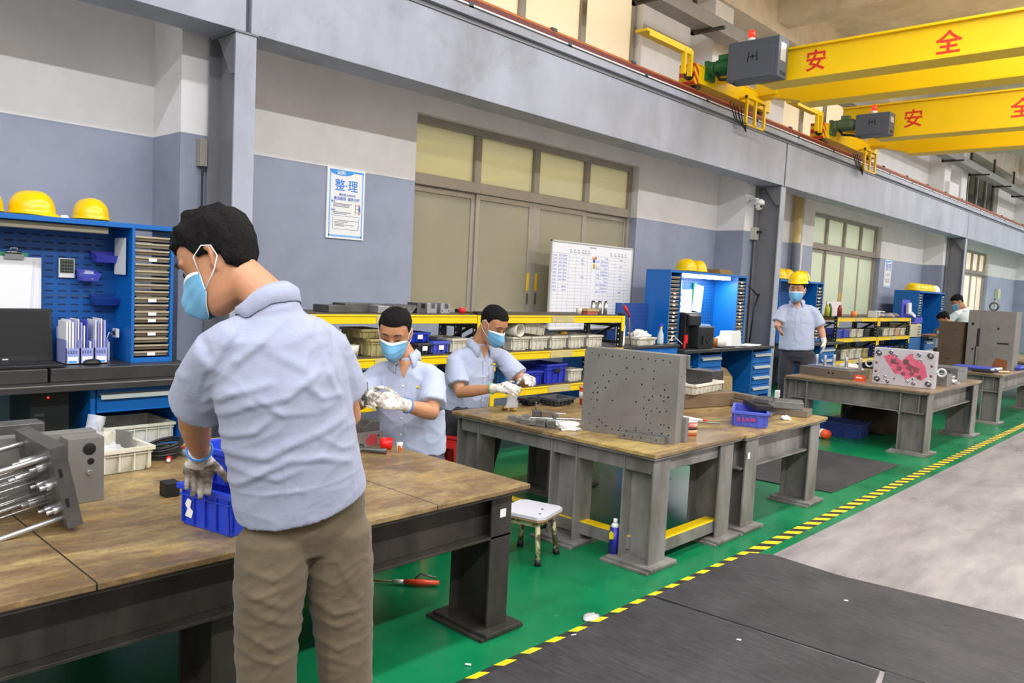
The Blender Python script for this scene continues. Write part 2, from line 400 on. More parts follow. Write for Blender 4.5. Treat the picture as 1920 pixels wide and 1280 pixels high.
for y in [2.0+1.32*i for i in range(24)]:
    b = B(M('clamp steel', (70, 84, 84), .5, .4)); b.box(-5.06, -5.01, y, y+.05, 3.79, 3.835).box(-5.1, -5.05, y-.2, y-.13, 3.905, 3.93); b.build('clamp', t)
# hazard tape
b = B(TAPE); b.box(-2.045, -1.972, -4, 40, .0005, .0025)
tag(b.build('hazard_tape'), 'long yellow and black striped floor tape dividing the green floor from the aisle', 'floor tape')
# rubber mats
def mat(poly, label, z=.008):
    b = B(MAT); b.prism(poly, 'z', .002, z); tag(b.build('rubber_mat', bevel=.002), label, 'mat')
mat([(-2.008, -3), (-.95, -3), (-.95, 3.20), (-.97, 3.318), (-2.008, 3.245)], 'black rubber mat nearest the camera, left of the mat seam')
mat([(-.93, -3), (3.5, -3), (3.5, 3.705), (-.955, 3.337), (-.925, 3.2)], 'wide black rubber mat at the bottom right corner', .0085)
mat([(-2.008, 3.26), (-.97, 3.34), (3.5, 3.72), (3.5, 4.75), (-.6, 4.43), (-1.5, 4.3), (-1.9, 4.33), (-2.0, 4.25)], 'black rubber mat edging the pale grey aisle floor', .009)
mat([(-4.3, 5.95), (-2.4, 6.03), (-2.34, 6.1), (-2.24, 6.1), (-2.24, 7.7), (-4.2, 7.75)], 'dark rubber mat on the green floor between the second and third tables')
# cable tray under the ceiling
t = thing('cable_tray', 'grey steel cable trunking hung on L brackets under the ceiling', 'cable tray', (-5.3, 14, 4.75))
b = B(M('galvanised tray', (150, 148, 144), .5, .2, var=.15)); b.box(-5.42, -5.18, 4, 40, 4.78, 4.95); b.build('trunking', t, .004)
for i, y in enumerate([7.6, 8.9, 17.8, 20, 22.4, 24.8, 27.2, 30, 33]):
    b = B(M('bracket steel', (70, 66, 62), .6, .3)); b.box(-5.48, -5.44, y, y+.05, 4.74, 5.5).box(-5.48, -5.02, y, y+.05, 4.74, 4.775); b.build('bracket', t)
# ================================================================ TABLES
def ibeam_post(b, x, y, z0, z1, sx=.22, sy=.15, t=.012):
    """upright H section: flanges face +-x"""
    b.box(x-sx/2, x-sx/2+t, y-sy/2, y+sy/2, z0, z1).box(x+sx/2-t, x+sx/2, y-sy/2, y+sy/2, z0, z1).box(x-sx/2+t, x+sx/2-t, y-t/2, y+t/2, z0, z1)
def work_table(name, label, x0, x1, y0, y1, topm, fm, legs, zt=.64, apron=.18, tt=.022, px=.2, py=.16, base=True, skirt='I'):
    t = thing('work_table', label, 'table', ((x0+x1)/2, (y0+y1)/2, 0))
    b = B(topm); b.box(x0, x1, y0, y1, zt-tt, zt); b.build('tabletop', t, .004)
    b = B(fm); za = zt-tt; e = .05
    X0, X1, Y0, Y1 = x0+e, x1-e, y0+e, y1-e
    b.box(x0+.01, x1-.01, y0+.01, y1-.01, za-.014, za-.001)
    if skirt == 'I':   # rails are I beams: recessed web and a protruding lower flange
        for x, s_ in ((X1, -1), (X0, 1)):
            b.box(min(x+s_*.05, x+s_*.062), max(x+s_*.05, x+s_*.062), Y0, Y1, za-apron, za-.014); b.box(min(x, x+s_*.12), max(x, x+s_*.12), Y0, Y1, za-apron-.012, za-apron)
        for y, s_ in ((Y0, 1), (Y1, -1)):
            b.box(X0+.062, X1-.062, min(y+s_*.05, y+s_*.062), max(y+s_*.05, y+s_*.062), za-apron, za-.014); b.box(X0+.12, X1-.12, min(y, y+s_*.12), max(y, y+s_*.12), za-apron-.012, za-apron)
    else:
        b.box(X1-.03, X1, Y0, Y1, za-apron, za-.014).box(X0, X0+.03, Y0, Y1, za-apron, za-.014).box(X0+.03, X1-.03, Y0, Y0+.03, za-apron, za-.014).box(X0+.03, X1-.03, Y1-.03, Y1, za-apron, za-.014)
    b.build('frame', t, .002)
    for lx, ly in legs:
        b = B(fm); ibeam_post(b, lx, ly, .03, za-.014, px, py)
        g = b.build('leg', t, .002)
        if base:
            q = B(fm); q.box(lx-px/2-.05, lx+px/2+.05, ly-py/2-.05, ly+py/2+.05, .015, .03); q.box(lx-px/2-.07, lx+px/2+.04, ly-py/2-.07, ly+py/2+.07, 0, .015); q.build('foot_plate', g, .002)
    return t
t1 = work_table('t1', 'large oil stained work table in the left foreground with a dark steel frame', -3.75, -2.2, -1.6, 2.52, TABLE1, GREYD, [(-2.37, 2.40), (-3.6, 2.40), (-2.45, 1.22), (-3.6, 1.22), (-2.37, -1.4), (-3.6, -1.4)], apron=.19, px=.24, py=.12)
b = B(WHITE); b.box(-2.247, -2.244, 2.385, 2.42, .505, .54); b.build('paper_tag', t1)
t2 = work_table('t2', 'middle work table with a grey steel frame carrying the big drilled plate', -3.78, -2.2, 3.50, 4.49, TABLE2, GREYP, [(-2.33, 3.62), (-2.85, 3.62), (-3.66, 3.62), (-2.33, 4.34), (-3.66, 4.34)], apron=.1, skirt='box')
b = B(GREYP, YEL); b.box(-3.6, -2.4, 3.6, 3.68, .06, .13); b.m(1).box(-3.6, -2.4, 3.6, 3.68, .13, .134)
b.m(0).box(-2.33, -2.25, 3.7, 4.32, .06, .13); b.m(1).box(-2.33, -2.25, 3.7, 4.32, .13, .134); b.build('foot_rail', t2, .002)
t2b = work_table('t2b', 'work table joined behind the middle table, with the blue crate of parts on it', -3.78, -2.2, 4.52, 5.80, TABLE2, GREYP, [(-2.33, 4.67), (-2.33, 5.66), (-3.66, 4.67), (-3.66, 5.66)], zt=.632, apron=.2)
b = B(WHITE); b.box(-2.226, -2.223, 4.6, 4.63, .47, .51); b.build('paper_tag', t2b)
t3 = work_table('t3', 'third work table carrying the pink stained mould plate', -3.66, -2.2, 8.33, 10.36, TABLE3, GREYP, [(-2.35, 8.46), (-2.35, 10.2), (-3.55, 8.46), (-3.55, 10.2)], apron=.2, px=.26, py=.2)
t4 = work_table('t4', 'fourth work table carrying the tall steel mould blocks', -3.7, -2.22, 11.5, 14.0, TABLE3, GREYP, [(-2.35, 11.62), (-2.35, 13.8), (-3.55, 11.62)], apron=.2)
t5 = work_table('t5', 'farthest work table at the right edge of the picture', -3.7, -2.22, 14.9, 17.2, TABLE3, GREYP, [(-2.35, 15.0), (-3.55, 15.0), (-2.35, 17.0)], apron=.2)
# ================================================================ RACKS
def rack(label, y0, y1, levels=(1.23, .91, .59, .26), xf=-4.6, xb=-5.07, left=True, right=True):
    t = thing('storage_rack', label, 'rack', ((xf+xb)/2, (y0+y1)/2, 0), 'yellow and black storage racks')
    for y in (y0, y1):
        for x in (xf-.05, xb):
            b = B(BLACKM, WHITE); b.box(x, x+.05, y, y+.05, 0, levels[0]+.02)
            b.m(1)
            for k in range(20): b.box(x+.018, x+.032, y-.0008, y+.0, .1+k*.055, .115+k*.055)
            b.build('post', t, .003)
        b = B(BLACKM)
        b.box(xb+.05, xf-.05, y+.01, y+.04, levels[0]-.12, levels[0]-.09).box(xb+.05, xf-.05, y+.01, y+.04, levels[1]+.03, levels[1]+.06)
        b.tube([(xb+.06, y+.025, levels[1]+.06), (xf-.1, y+.025, levels[0]-.11)], .014, 6, False)
        b.tube([(xb+.06, y+.025, levels[2]+.06), (xf-.1, y+.025, levels[1]-.11)], .014, 6, False); b.build('brace', t)
    for z in levels:
        b = B(YEL, M('worn label tape', (206, 190, 130), .6, var=.2))
        b.box(xf-.045, xf, y0+.05, y1, z-.075, z-.012); b.box(xf-.03, xf+.006, y0+.05, y1, z-.022, z-.008)
        for y in (y0, y1): b.box(xf, xf+.012, y, y+.05, z-.16, z-.008)
        c = (y0+y1)/2; b.m(1).box(xf+.001, xf+.007, c-.16, c+.16, z-.073, z-.008); b.m(0).box(xb, xb+.04, y0+.05, y1, z-.075, z-.012)
        b.build('beam', t, .003)
        b = B(M('dark shelf board', (88, 78, 66), .6, 0, var=.3)); b.box(xb+.005, xf-.01, y0+.052, y1-.002, z-.012, z); b.build('shelf_board', t)
    return t
rack('yellow and black rack behind the two seated men, nearer the left', 2.78, 4.50)
rack('yellow and black rack in front of the whiteboard', 4.68, 6.52)
rack('yellow and black rack just right of the standing man in the helmet', 13.25, 15.18, (1.195, .84, .46), -5.0, -5.45)
rack('farthest yellow and black rack, beside the far blue cabinet', 15.26, 17.05, (1.195, .84, .46), -5.0, -5.45)
# ================================================================ OVERHEAD CRANES
REDC = M('red warning lamp glass', (235, 50, 35), .2, emit=((255, 60, 40), .6))
GBOX = M('slate grey electrical box', (88, 96, 110), .45, 0, var=.12)
REDT = M('red lettering paint', (226, 50, 30), .5)
GREENM = M('green motor paint', (28, 112, 62), .45, .1, var=.3)
def crane(label, ya, yb, top, wid, bx, motor, k):
    t = thing('overhead_crane', label, 'crane', (-5.1, ya, 3.915), 'yellow overhead cranes')
    for y0, nm in ((ya, 0), (yb, 1)):
        b = B(CRANEY); x0 = -4.72
        b.prism([(x0-.2, top), (x0-.2, 4.12), (x0+.35, 3.985), (9, 3.985), (9, top)], 'y', y0+.03, y0+wid-.03)
        b.box(x0-.22, 9, y0-.01, y0+wid+.01, top-.012, top+.012)
        b.prism([(x0+.3, 3.96), (x0+.3, 3.985), (9, 3.985), (9, 3.96)], 'y', y0-.012, y0+wid+.012)
        b.build('girder', t)
        b = B(CRANEY); b.cyl((x0+.3, y0+wid/2+.02, top+.03), (9, y0+wid/2+.02, top+.03), .018, 8); b.build('girder_rail', t)
    b = B(CRANEY); y0, y1 = ya-.45, yb+wid+.1
    b.box(-5.19, -5.01, y0, y1, 3.97, 4.17).box(-5.2, -5.0, y0, y1, 4.17, 4.185).box(-5.05, -4.75, ya, ya+wid, 4.12, 4.3).box(-5.05, -4.75, yb, yb+wid, 4.12, 4.3); b.build('end_truck', t, .006)
    for y in (y0+.12, y1-.14):
        b = B(M('crane wheel', (90, 70, 60), .4, .6)); b.lathe([(.001, -.03), (.075, -.03), (.075, -.022), (.06, -.022), (.06, .022), (.075, .022), (.075, .03), (.001, .03)], (-5.1, y, 3.985), 20, 'x'); b.build('wheel', t)
    s = NT('buffer stripes %d' % k); X = s.xyz(s.obj()); f = s.math('FRACT', s.math('MULTIPLY', s.math('ADD', X[1], X[2]), 9))
    s.l(s.mix(s.math('GREATER_THAN', f, .5), lin((205, 40, 25)), lin((245, 190, 0))), s.b.inputs['Base Color'])
    b = B(s.m, BLACK); b.box(-5.2, -4.99, y0-.1, y0, 3.94, 4.17); b.m(1).cyl((-5.05, y0-.16, 4.02), (-5.05, y0-.1, 4.02), .05, 16); b.build('buffer', t, .004)
    # guard arm with posts at the end of the truck
    b = B(CRANEY); b.box(-5.16, -5.0, ya-1.55, ya-.62, 4.28, 4.31).box(-5.01, -4.995, ya-1.5, ya-.62, 4.24, 4.31); b.build('guard_arm', t, .003)
    for y in (ya-.78, ya-.64):
        b = B(CRANEY); b.box(-5.04, -4.99, y, y+.04, 4.0, 4.29); b.build('guard_post', t)
    # drive motor
    mx, my, mz = -4.97, ya-.22, 4.16
    b = B(GREENM if k == 1 else M('dusty green motor paint', (98, 122, 88), .5, .1, var=.3))
    b.lathe([(.001, 0), (.085, 0), (.085, .05), (.07, .06), (.075, .08), (.09, .085), (.09, .3), (.07, .32), (.06, .36), (.001, .36)], (mx, my, mz), 24, 'x')
    for q in range(12): b.torus((mx+.1+q*.016, my, mz), .091, .004, Matrix.Rotation(pi/2, 4, 'Y'), 20, 6)
    b.box(mx+.12, mx+.24, my-.05, my+.05, mz+.08, mz+.14); b.box(mx-.05, mx, my-.07, my+.12, mz-.13, mz+.09); b.build('drive_motor', t, .003)
    x0, x1, yy0, yy1, z0, z1 = bx
    b = B(GBOX, ALU, BLACKM); b.box(x0, x1, yy0, yy1, z0, z1).box(x0-.005, x1-.05, yy0-.008, yy0, z0+.01, z1-.01)
    b.m(1).box(x1, x1+.004, yy0+.05, yy1-.06, z0+.18, z1-.06)
    b.m(2)
    for q in range(5): b.box(x1, x1+.003, yy0+.06+q*.03, yy0+.075+q*.03, z0+.03, z0+.07)
    b.build('electrical_box', t, .006)
    mk = B(BLACKM); cx, cz = (x0+x1)/2, (z0+z1)/2+.03; g = (x1-x0)*.09; yq0, yq1 = yy0-.0115, yy0-.008
    for sx in (-1, 1): mk.prism([(cx+sx*g*.75, cz+g), (cx+sx*g*.95, cz+g), (cx+sx*g*1.2, cz-g), (cx+sx*g*.95, cz-g)], 'y', yq0, yq1)
    mk.box(cx-g*.9, cx+g*.9, yq0, yq1, cz-.1*g, cz+.12*g).box(cx-.12*g, cx+.12*g, yq0, yq1, cz-.5*g, cz+.45*g); mk.build('emblem', t)
    lx = x0+(x1-x0)*(.36 if k == 1 else .45)
    b = B(WHITE, REDC); b.cyl((lx, yy0+.1, z1), (lx, yy0+.1, z1+.05), .045, 16)
    b.m(1).lathe([(.04, .05), (.04, .11), (.03, .14), (.001, .15)], (lx, yy0+.1, z1), 16); b.build('warning_lamp', t)
    b = B(BLACK); b.tube([(mx+.1, my-.05, mz-.06), (mx+.18, my-.09, mz-.16), (mx+.3, my-.06, mz-.17), (x0+.05, yy0+.1, z0)], .018, 8); b.build('cable', t)
    # current collector cage hanging in front of the conductor bars
    c0 = yb-.5
    for y in (c0, c0+.24, c0+.5):
        b = B(CRANEY); b.box(-4.92, -4.89, y, y+.04, 3.66, 4.02); b.build('cage_post', t)
    b = B(CRANEY); b.box(-4.93, -4.88, c0, c0+.54, 3.985, 4.02).box(-4.92, -4.89, c0, c0+.54, 3.655, 3.675).box(-5.05, -4.9, c0+.02, c0+.06, 3.985, 4.01).box(-5.05, -4.9, c0+.46, c0+.5, 3.985, 4.01); b.build('cage_frame', t)
    b = B(BLACK); 
    for q in range(4): b.tube([(-5.0, c0-.25+q*.1, 3.9), (-4.99, c0-.1+q*.07, 3.72-.03*(q % 2)), (-4.98, c0+.1+q*.03, 3.66-.02*q), (-4.99, c0+.2, 3.8)], .006, 6)
    b.build('collector_wires', t)
    return t
cr1 = crane('nearer yellow double girder overhead crane with two red characters and a grey control box', 8.8, 9.89, 4.32, .3, (-4.69, -4.08, 8.48, 8.72, 3.95, 4.39), 1, 1)
text('安', .245, face_ny(-3.80, 8.8295, 4.135), REDT, 'lettering', cr1, extrude=.002, bold=.004)
text('全', .245, face_ny(-2.45, 8.8295, 4.105), REDT, 'lettering', cr1, extrude=.002, bold=.004)
cr2 = crane('farther yellow overhead crane behind the first one, with a smaller looking grey control box', 12.62, 14.1, 4.47, .3, (-4.6, -4.12, 12.3, 12.54, 3.96, 4.28), 1, 2)
text('安', .28, face_ny(-3.9, 12.6495, 4.2), REDT, 'lettering', cr2, extrude=.002, bold=.004)
text('全', .28, face_ny(-2.52, 12.6495, 4.2), REDT, 'lettering', cr2, extrude=.002, bold=.004)
# ================================================================ WALL FITTINGS
TXB = M('poster blue ink', (58, 104, 205), .6); TXK = M('poster dark ink', (90, 90, 120), .6); SKY = M('poster sky blue', (58, 150, 226), .5)
def poster(label, y0, y1, z0, z1, full=True):
    t = thing('wall_poster', label, 'poster', (-5.9, (y0+y1)/2, z0)); w = y1-y0; h = z1-z0
    b = B(WHITE); b.box(-5.9, -5.885, y0, y1, z0, z1); b.build('board', t, .003)
    x = -5.8845
    b = B(SKY, M('poster pale blue', (120, 180, 238), .5))
    b.prism([(y0+.06*w, z1-.03*h), (y0+.95*w, z1-.03*h), (y0+.95*w, z1-.055*h), (y0+.68*w, z1-.055*h)]+[(y0+w*(.37+.31*cos(a)), z1-.055*h-.055*h*sin(a)) for a in [pi*i/12 for i in range(1, 12)]]+[(y0+.06*w, z1-.055*h)], 'x', x-.0005, x+.0008)
    b.m(1).box(x-.0005, x+.0006, y0+.06*w, y0+.09*w, z0+.03*h, z1-.05*h).box(x-.0005, x+.0006, y0+.92*w, y0+.95*w, z0+.03*h, z1-.05*h).box(x-.0005, x+.0006, y0+.06*w, y0+.95*w, z0+.03*h, z0+.055*h)
    b.build('border', t)
    P = lambda u, v: face_px(x+.001, y0+u*w, z0+v*h)
    text('SEIRI', .042*h/.6, P(.36, .928), WHITE, 'lettering', t, bold=.0006)
    if full:
        text('整·理', .105*h/.6, P(.5, .745), M('poster bright blue ink', (40, 128, 226), .5), 'lettering', t, bold=.0008)
        text('腾出更大的空间', .024*h/.6, P(.53, .622), TXB, 'lettering', t)
        text('简洁适用  留弃分开', .031*h/.6, P(.52, .565), TXB, 'lettering', t, bold=.0004)
        text('要点：', .02*h/.6, P(.19, .52), TXB, 'lettering', t); text('目的：', .02*h/.6, P(.19, .40), TXB, 'lettering', t)
        b = B(TXK)
        for v, u0, u1 in ((.495, .17, .66), (.475, .17, .6), (.455, .17, .58), (.375, .17, .62), (.355, .17, .53)):
            u = u0
            while u < u1: b.box(x-.0005, x+.001, y0+u*w, y0+(u+.018)*w, z0+(v-.004)*h, z0+(v+.006)*h); u += .026
        for v, u1 in ((.262, .85), (.24, .55), (.22, .47), (.2, .72), (.182, .47)):
            u = .22
            while u < u1: b.box(x-.0005, x+.001, y0+u*w, y0+(u+.014)*w, z0+(v-.004)*h, z0+(v+.004)*h); u += .021
        b.build('small_print', t)
        b = B(M('poster line ink', (70, 80, 180), .6))
        b.box(x-.0005, x+.001, y0+.12*w, y0+.9*w, z0+.325*h, z0+.329*h)
        for a in (.16, .84): b.box(x-.0005, x+.001, y0+a*w, y0+(a+.008)*w, z0+.14*h, z0+.3*h)
        b.box(x-.0005, x+.001, y0+.16*w, y0+.848*w, z0+.138*h, z0+.142*h); b.build('text_frame', t)
        # small picture of a person at a shelf
        b = B(M('poster shelf brown', (150, 120, 100), .6), TXB, M('poster skin', (222, 160, 120), .6))
        for u in (.75, .84): b.box(x-.0005, x+.001, y0+u*w, y0+(u+.01)*w, z0+.36*h, z0+.52*h)
        for v in (.39, .44, .49): b.box(x-.0005, x+.001, y0+.75*w, y0+.85*w, z0+v*h, z0+(v+.006)*h)
        b.m(1).prism([(y0+.84*w, z0+.41*h), (y0+.89*w, z0+.41*h), (y0+.88*w, z0+.48*h), (y0+.85*w, z0+.48*h)], 'x', x, x+.0012)
        b.m(2).prism([(y0+(.865+.02*cos(a))*w, z0+(.495+.012*sin(a))*h) for a in [pi*i/6 for i in range(12)]], 'x', x, x+.0012).box(x, x+.001, y0+.855*w, y0+.87*w, z0+.36*h, z0+.41*h).box(x, x+.001, y0+.88*w, y0+.893*w, z0+.37*h, z0+.41*h); b.build('picture', t)
    else:
        text('整理', .17*h/.6, P(.5, .72), TXB, 'lettering', t)
        b = B(TXK)
        for v in (.5, .46, .42, .3, .26, .22, .18): b.box(x-.0005, x+.001, y0+.2*w, y0+.8*w, z0+v*h, z0+(v+.012)*h)
        b.build('small_print', t)
    return t
poster('white and blue poster with large blue characters on the grey wall beside the window', 3.88, 4.275, 1.81, 2.425)
poster('distant narrow looking white and blue poster on the wall right of the second window', 18.05, 18.5, 1.8, 2.4, False)
# whiteboard with a ruled table
t = thing('whiteboard', 'white ruled whiteboard standing in front of the window behind the rack', 'whiteboard', (-5.7, 7.45, 1.0))
b = B(M('whiteboard frame', (206, 206, 204), .4, .3)); y0, y1, z0, z1 = 6.67, 8.24, .99, 2.0
b.box(-5.72, -5.69, y0, y1, z1-.02, z1).box(-5.72, -5.69, y0, y1, z0, z0+.02).box(-5.72, -5.69, y0, y0+.02, z0, z1).box(-5.72, -5.69, y1-.02, y1, z0, z1); b.build('frame', t, .004)
b = B(M('glossy whiteboard', (240, 240, 246), .12)); b.box(-5.715, -5.7, y0+.02, y1-.02, z0+.02, z1-.02); b.build('writing_surface', t)
b = B(M('board line', (150, 150, 176), .5)); xx = -5.6993
for i in range(22): 
    z = 1.86-i*.039
    if z > z0+.03: b.box(-5.7, xx, y0+.04, y0+.74, z, z+.0025).box(-5.7, xx, y0+.83, y1-.07, z, z+.0025)
for v in (0, .1, .19, .28, .41, .53, .62, .7, .79, .88, .95, 1.04, 1.17, 1.29, 1.38, 1.46): b.box(-5.7, xx, y0+.04+v, y0+.042+v, z0+.03, 1.86)
b.build('ruled_lines', t)
b = B(M('blue marker ink', (96, 120, 205), .6), M('grey header ink', (170, 168, 176), .6)); random.seed(3)
for i in range(11):
    z = 1.832-i*.039
    for v, w, p in ((.05, .05, .95), (.14, .05, .95), (.21, .07, .95), (.54, .06, .45), (.84, .05, .6), (.93, .05, .6), (1.0, .06, .6), (1.3, .06, .5)):
        if random.random() < p and (i < 8 or v > .8 or random.random() < .3):
            u = y0+v
            while u < y0+v+w: b.box(-5.7, xx, u, u+.008, z+random.uniform(-.006, 0), z+random.uniform(.008, .016)); u += .016
b.m(1)
for v in (.33, .4, .47, .55, .6, .66, 1.1, 1.18, 1.26, 1.33, 1.4): b.box(-5.7, xx, y0+v, y0+v+.045, 1.875, 1.89).box(-5.7, xx, y0+v, y0+v+.03, 1.9, 1.915)
b.box(-5.7, xx, 7.36, 7.5, 1.945, 1.96); b.build('handwriting', t)
for (y, z, c, nm) in ((7.44, 1.835, (245, 190, 60), 'yellow'), (7.475, 1.84, (240, 110, 130), 'pink'), (7.45, 1.80, (52, 60, 190), 'dark blue'), (7.455, 1.76, (240, 205, 80), 'yellow, lower'), (7.455, 1.73, (225, 190, 70), 'yellow, lowest')):
    b = B(M('magnet '+nm, c, .4)); b.cyl((-5.6988, y, z), (-5.688, y, z), .016, 14)
    tag(b.build('magnet'), 'small round %s magnet in the middle of the whiteboard' % nm, 'magnet', 'magnets on the whiteboard')
# camera, boxes, pipes
t = thing('security_camera', 'white dome security camera on a wall bracket by the second column', 'security camera', (-5.45, 10.75, 2.8))
b = B(WHITE); b.cyl((-5.449, 10.69, 2.86), (-5.43, 10.69, 2.86), .05).tube([(-5.44, 10.69, 2.86), (-5.36, 10.69, 2.88), (-5.29, 10.69, 2.86)], .02, 10); b.build('bracket', t)
b = B(WHITE); b.lathe([(.001, .05), (.04, .045), (.07, .02), (.078, -.03), (.06, -.035), (.001, -.035)], (-5.27, 10.69, 2.82), 20); b.build('housing', t)
b = B(WHITE, BLACK); b.lathe([(.001, -.03), (.05, -.03), (.052, -.07), (.035, -.1), (.001, -.11)], (-5.27, 10.69, 2.82), 20); b.m(1).cyl((-5.225, 10.66, 2.76), (-5.21, 10.65, 2.757), .017, 14); b.build('lens_ball', t)
b = B(M('beige junction box', (150, 146, 136), .5), BLACKM); b.box(-5.45, -5.38, 2.52, 2.57, 2.2, 2.39); b.m(1).tube([(-5.4, 2.545, 2.2), (-5.4, 2.545, 1.2)], .008, 6)
tag(b.build('junction_box', bevel=.003), 'small beige junction box with a cable on the concrete pilaster behind the first column', 'junction box')
b = B(M('cream switch box', (196, 192, 180), .5), BLACKM); b.box(-5.45, -5.36, 10.83, 10.93, 2.3, 2.48); b.m(1).box(-5.36, -5.3, 10.85, 10.9, 2.4, 2.43)
tag(b.build('switch_box', bevel=.003), 'small cream switch box below the security camera', 'switch box')
def pipemat():
    s = NT('pipe painted like the wall'); z = s.xyz(s.pos())[2]
    s.l(s.mix(s.math('GREATER_THAN', z, 2.42), lin((112, 118, 130)), lin((206, 184, 124))), s.b.inputs['Base Color']); return s.m
b = B(pipemat()); b.cyl((-5.8, 13.24, 0), (-5.8, 13.24, 4.2), .075, 16); tag(b.build('drain_pipe'), 'thick drain pipe, cream above and grey below, running up the wall behind the helmeted man', 'pipe')
b = B(WHITE); b.cyl((-5.86, 13.6, 0), (-5.86, 13.6, 4.2), .022, 10); tag(b.build('conduit_pipe'), 'thin white conduit running up the wall beside the thick drain pipe', 'pipe')
b = B(M('pale meter box', (190, 198, 170), .5), M('meter face', (214, 206, 120), .5)); b.box(-5.895, -5.8, 28.3, 28.6, 1.75, 2.05); b.m(1).cyl((-5.8, 28.5, 1.92), (-5.79, 28.5, 1.92), .07); b.m(0).cyl((-5.86, 28.35, .5), (-5.86, 28.35, 1.8), .02)
tag(b.build('meter_box', bevel=.003), 'small pale meter box on the far grey wall beyond the third window', 'meter box')
# ================================================================ BENCHES AND HUTCHES
def hutch(label, y0, y1, cols, zt=1.75, zb=.88, xf=-5.1, xb=-5.4, lamp=False, n=18, seed=1):
    t = thing('tool_hutch', label, 'cabinet', ((xf+xb)/2, (y0+y1)/2, zb), 'blue tool hutches standing on the benches')
    T = .018; cw = .26; ia = y0+(cw if 0 in cols else T); ib = y1-(cw if 1 in cols else T)
    b = B(BLUE); b.box(xb, xf, y0, y1, zt-.03, zt).box(xb, xf, y0, y0+T, zb, zt-.03).box(xb, xf, y1-T, y1, zb, zt-.03)
    if 0 in cols: b.box(xb, xf, ia-T, ia, zb, zt-.03).box(xb, xf, y0+T, ia-T, zb, zb+.03)
    if 1 in cols: b.box(xb, xf, ib, ib+T, zb, zt-.03).box(xb, xf, ib+T, y1-T, zb, zb+.03)
    b.build('cabinet_frame', t, .002)
    # slotted back panels
    b = B(BLUED, M('slot shadow', (6, 38, 82), .7))
    for z0, z1 in ((zb, zb+.4), (zb+.405, zt-.03)): b.m(0).box(xb, xb+.012, ia, ib, z0, z1)
    b.m(1); yy = ia+.05
    while yy < ib-.06:
        zz = zb+.05
        while zz < zt-.06: b.box(xb+.012, xb+.0128, yy, yy+.045, zz, zz+.009); zz += .042
        yy += .072
    b.build('slotted_panel', t)
    random.seed(seed); tm = [M('tray steel', (138, 126, 108), .45, .3, var=.3, scale=12), M('tray rust', (112, 96, 78), .5, .2, var=.3, scale=12), M('tray pale edge', (186, 172, 146), .5, .1, var=.2)]
    for c in cols:
        a, d = (y0+T, ia-T) if c == 0 else (ib+T, y1-T)
        for i in range(n):
            z = zb+.04+i*(zt-zb-.1)/n; w = random.uniform(0, .02)
            b = B(tm[i % 2], tm[2]); b.box(xb+.02, xf-.012-w*.5, a+.004, d-.004, z, z+.024); b.m(1).box(xf-.014-w*.5, xf-.004-w*.5, a+.004, d-.004, z+.019, z+.03)
            if random.random() < .5: b.m(0).cbox((xf-.03, (a+d)/2, z+.034), (.03, (d-a)*.85, .007), rx=random.uniform(-.03, .03))
            tr = b.build('tray', t)
            if random.random() < .5: q = B(PAPER); q.box(xf-.004-w*.5, xf-.002-w*.5, (a+d)/2-.025, (a+d)/2+.025, z+.002, z+.022); q.build('tray_label', tr)
    if lamp is not None:
        b = B(M('lit bench tube', (255, 255, 255), .5, emit=((255, 252, 240), 9)) if lamp else M('bench lamp off', (168, 160, 140), .5)); b.box(xf-.12, xf-.05, ia+.05, ib-.12, zt-.075, zt-.035); b.build('lamp_tube', t, .006)
    if lamp:
        area('bench_light', (xf-.1, (ia+ib)/2, zt-.085), .06, ib-ia-.2, 9, (1, .98, .93))
    return t
def drawer_cab(label, y0, y1, rows, xf=-4.95, xb=-5.6, zt=.76, niche=None):
    t = thing('drawer_cabinet', label, 'cabinet', ((xf+xb)/2, (y0+y1)/2, 0), 'blue drawer cabinets under the benches')
    b = B(BLUE); T = .03; b.box(xb, xf, y0, y0+T, 0, zt).box(xb, xf, y1-T, y1, 0, zt).box(xb, xb+T, y0+T, y1-T, 0, zt).box(xb+T, xf, y0+T, y1-T, 0, .04).box(xb+T, xf-.02, y0+T, y1-T, zt-.02, zt)
    if niche: b.box(xb+T, xf, y0+T, y1-T, niche[0]-.03, niche[0])
    b.build('cabinet_body', t, .003)
    for z0, z1 in rows:
        b = B(BLUE); b.box(xf-.02, xf+.004, y0+.035, y1-.035, z0+.005, z1-.005).box(xb+T+.02, xf-.02, y0+.04, y1-.04, z0+.01, z0+.03); d = b.build('drawer', t, .003)
        b = B(ALU); zz = z1-.055; b.prism([(xf+.004, zz+.02), (xf+.03, zz+.012), (xf+.034, zz-.015), (xf+.028, zz-.018), (xf+.024, zz+.004), (xf+.004, zz+.01)], 'y', y0+.05, y1-.05); b.build('handle', d)
    return t
def bench_top(label, y0, y1, risers=()):
    t = thing('bench_worktop', label, 'worktop', (-5.2, (y0+y1)/2, .76))
    b = B(BENCHK, M('black edge highlight', (120, 116, 112), .4, .3)); b.box(-5.62, -4.85, y0, y1, .76, .8); b.m(1).box(-4.853, -4.848, y0, y1, .792, .801); b.build('slab', t, .004)  # thin front strip is the edge highlight, painted in lighter grey
    for a, c in risers: q = B(BENCHK); q.box(-5.6, -4.97, a, c, .8, .88); q.build('riser', t, .005)
    return t
bench_top('long black worktop at the far left, under the laptop and file box', -.6, 2.36, ((-.5, 1.46), (1.475, 2.3)))
hutch('blue tool hutch at the left edge with paper trays and hanging bins', .2, 2.225, (1,), seed=2)
drawer_cab('blue cabinet at the left with one drawer over an open shelf', 1.68, 2.26, [(.6, .76)], niche=(.38, .6))
bench_top('black worktop of the middle bench with the lit blue hutch', 8.2, 10.6)
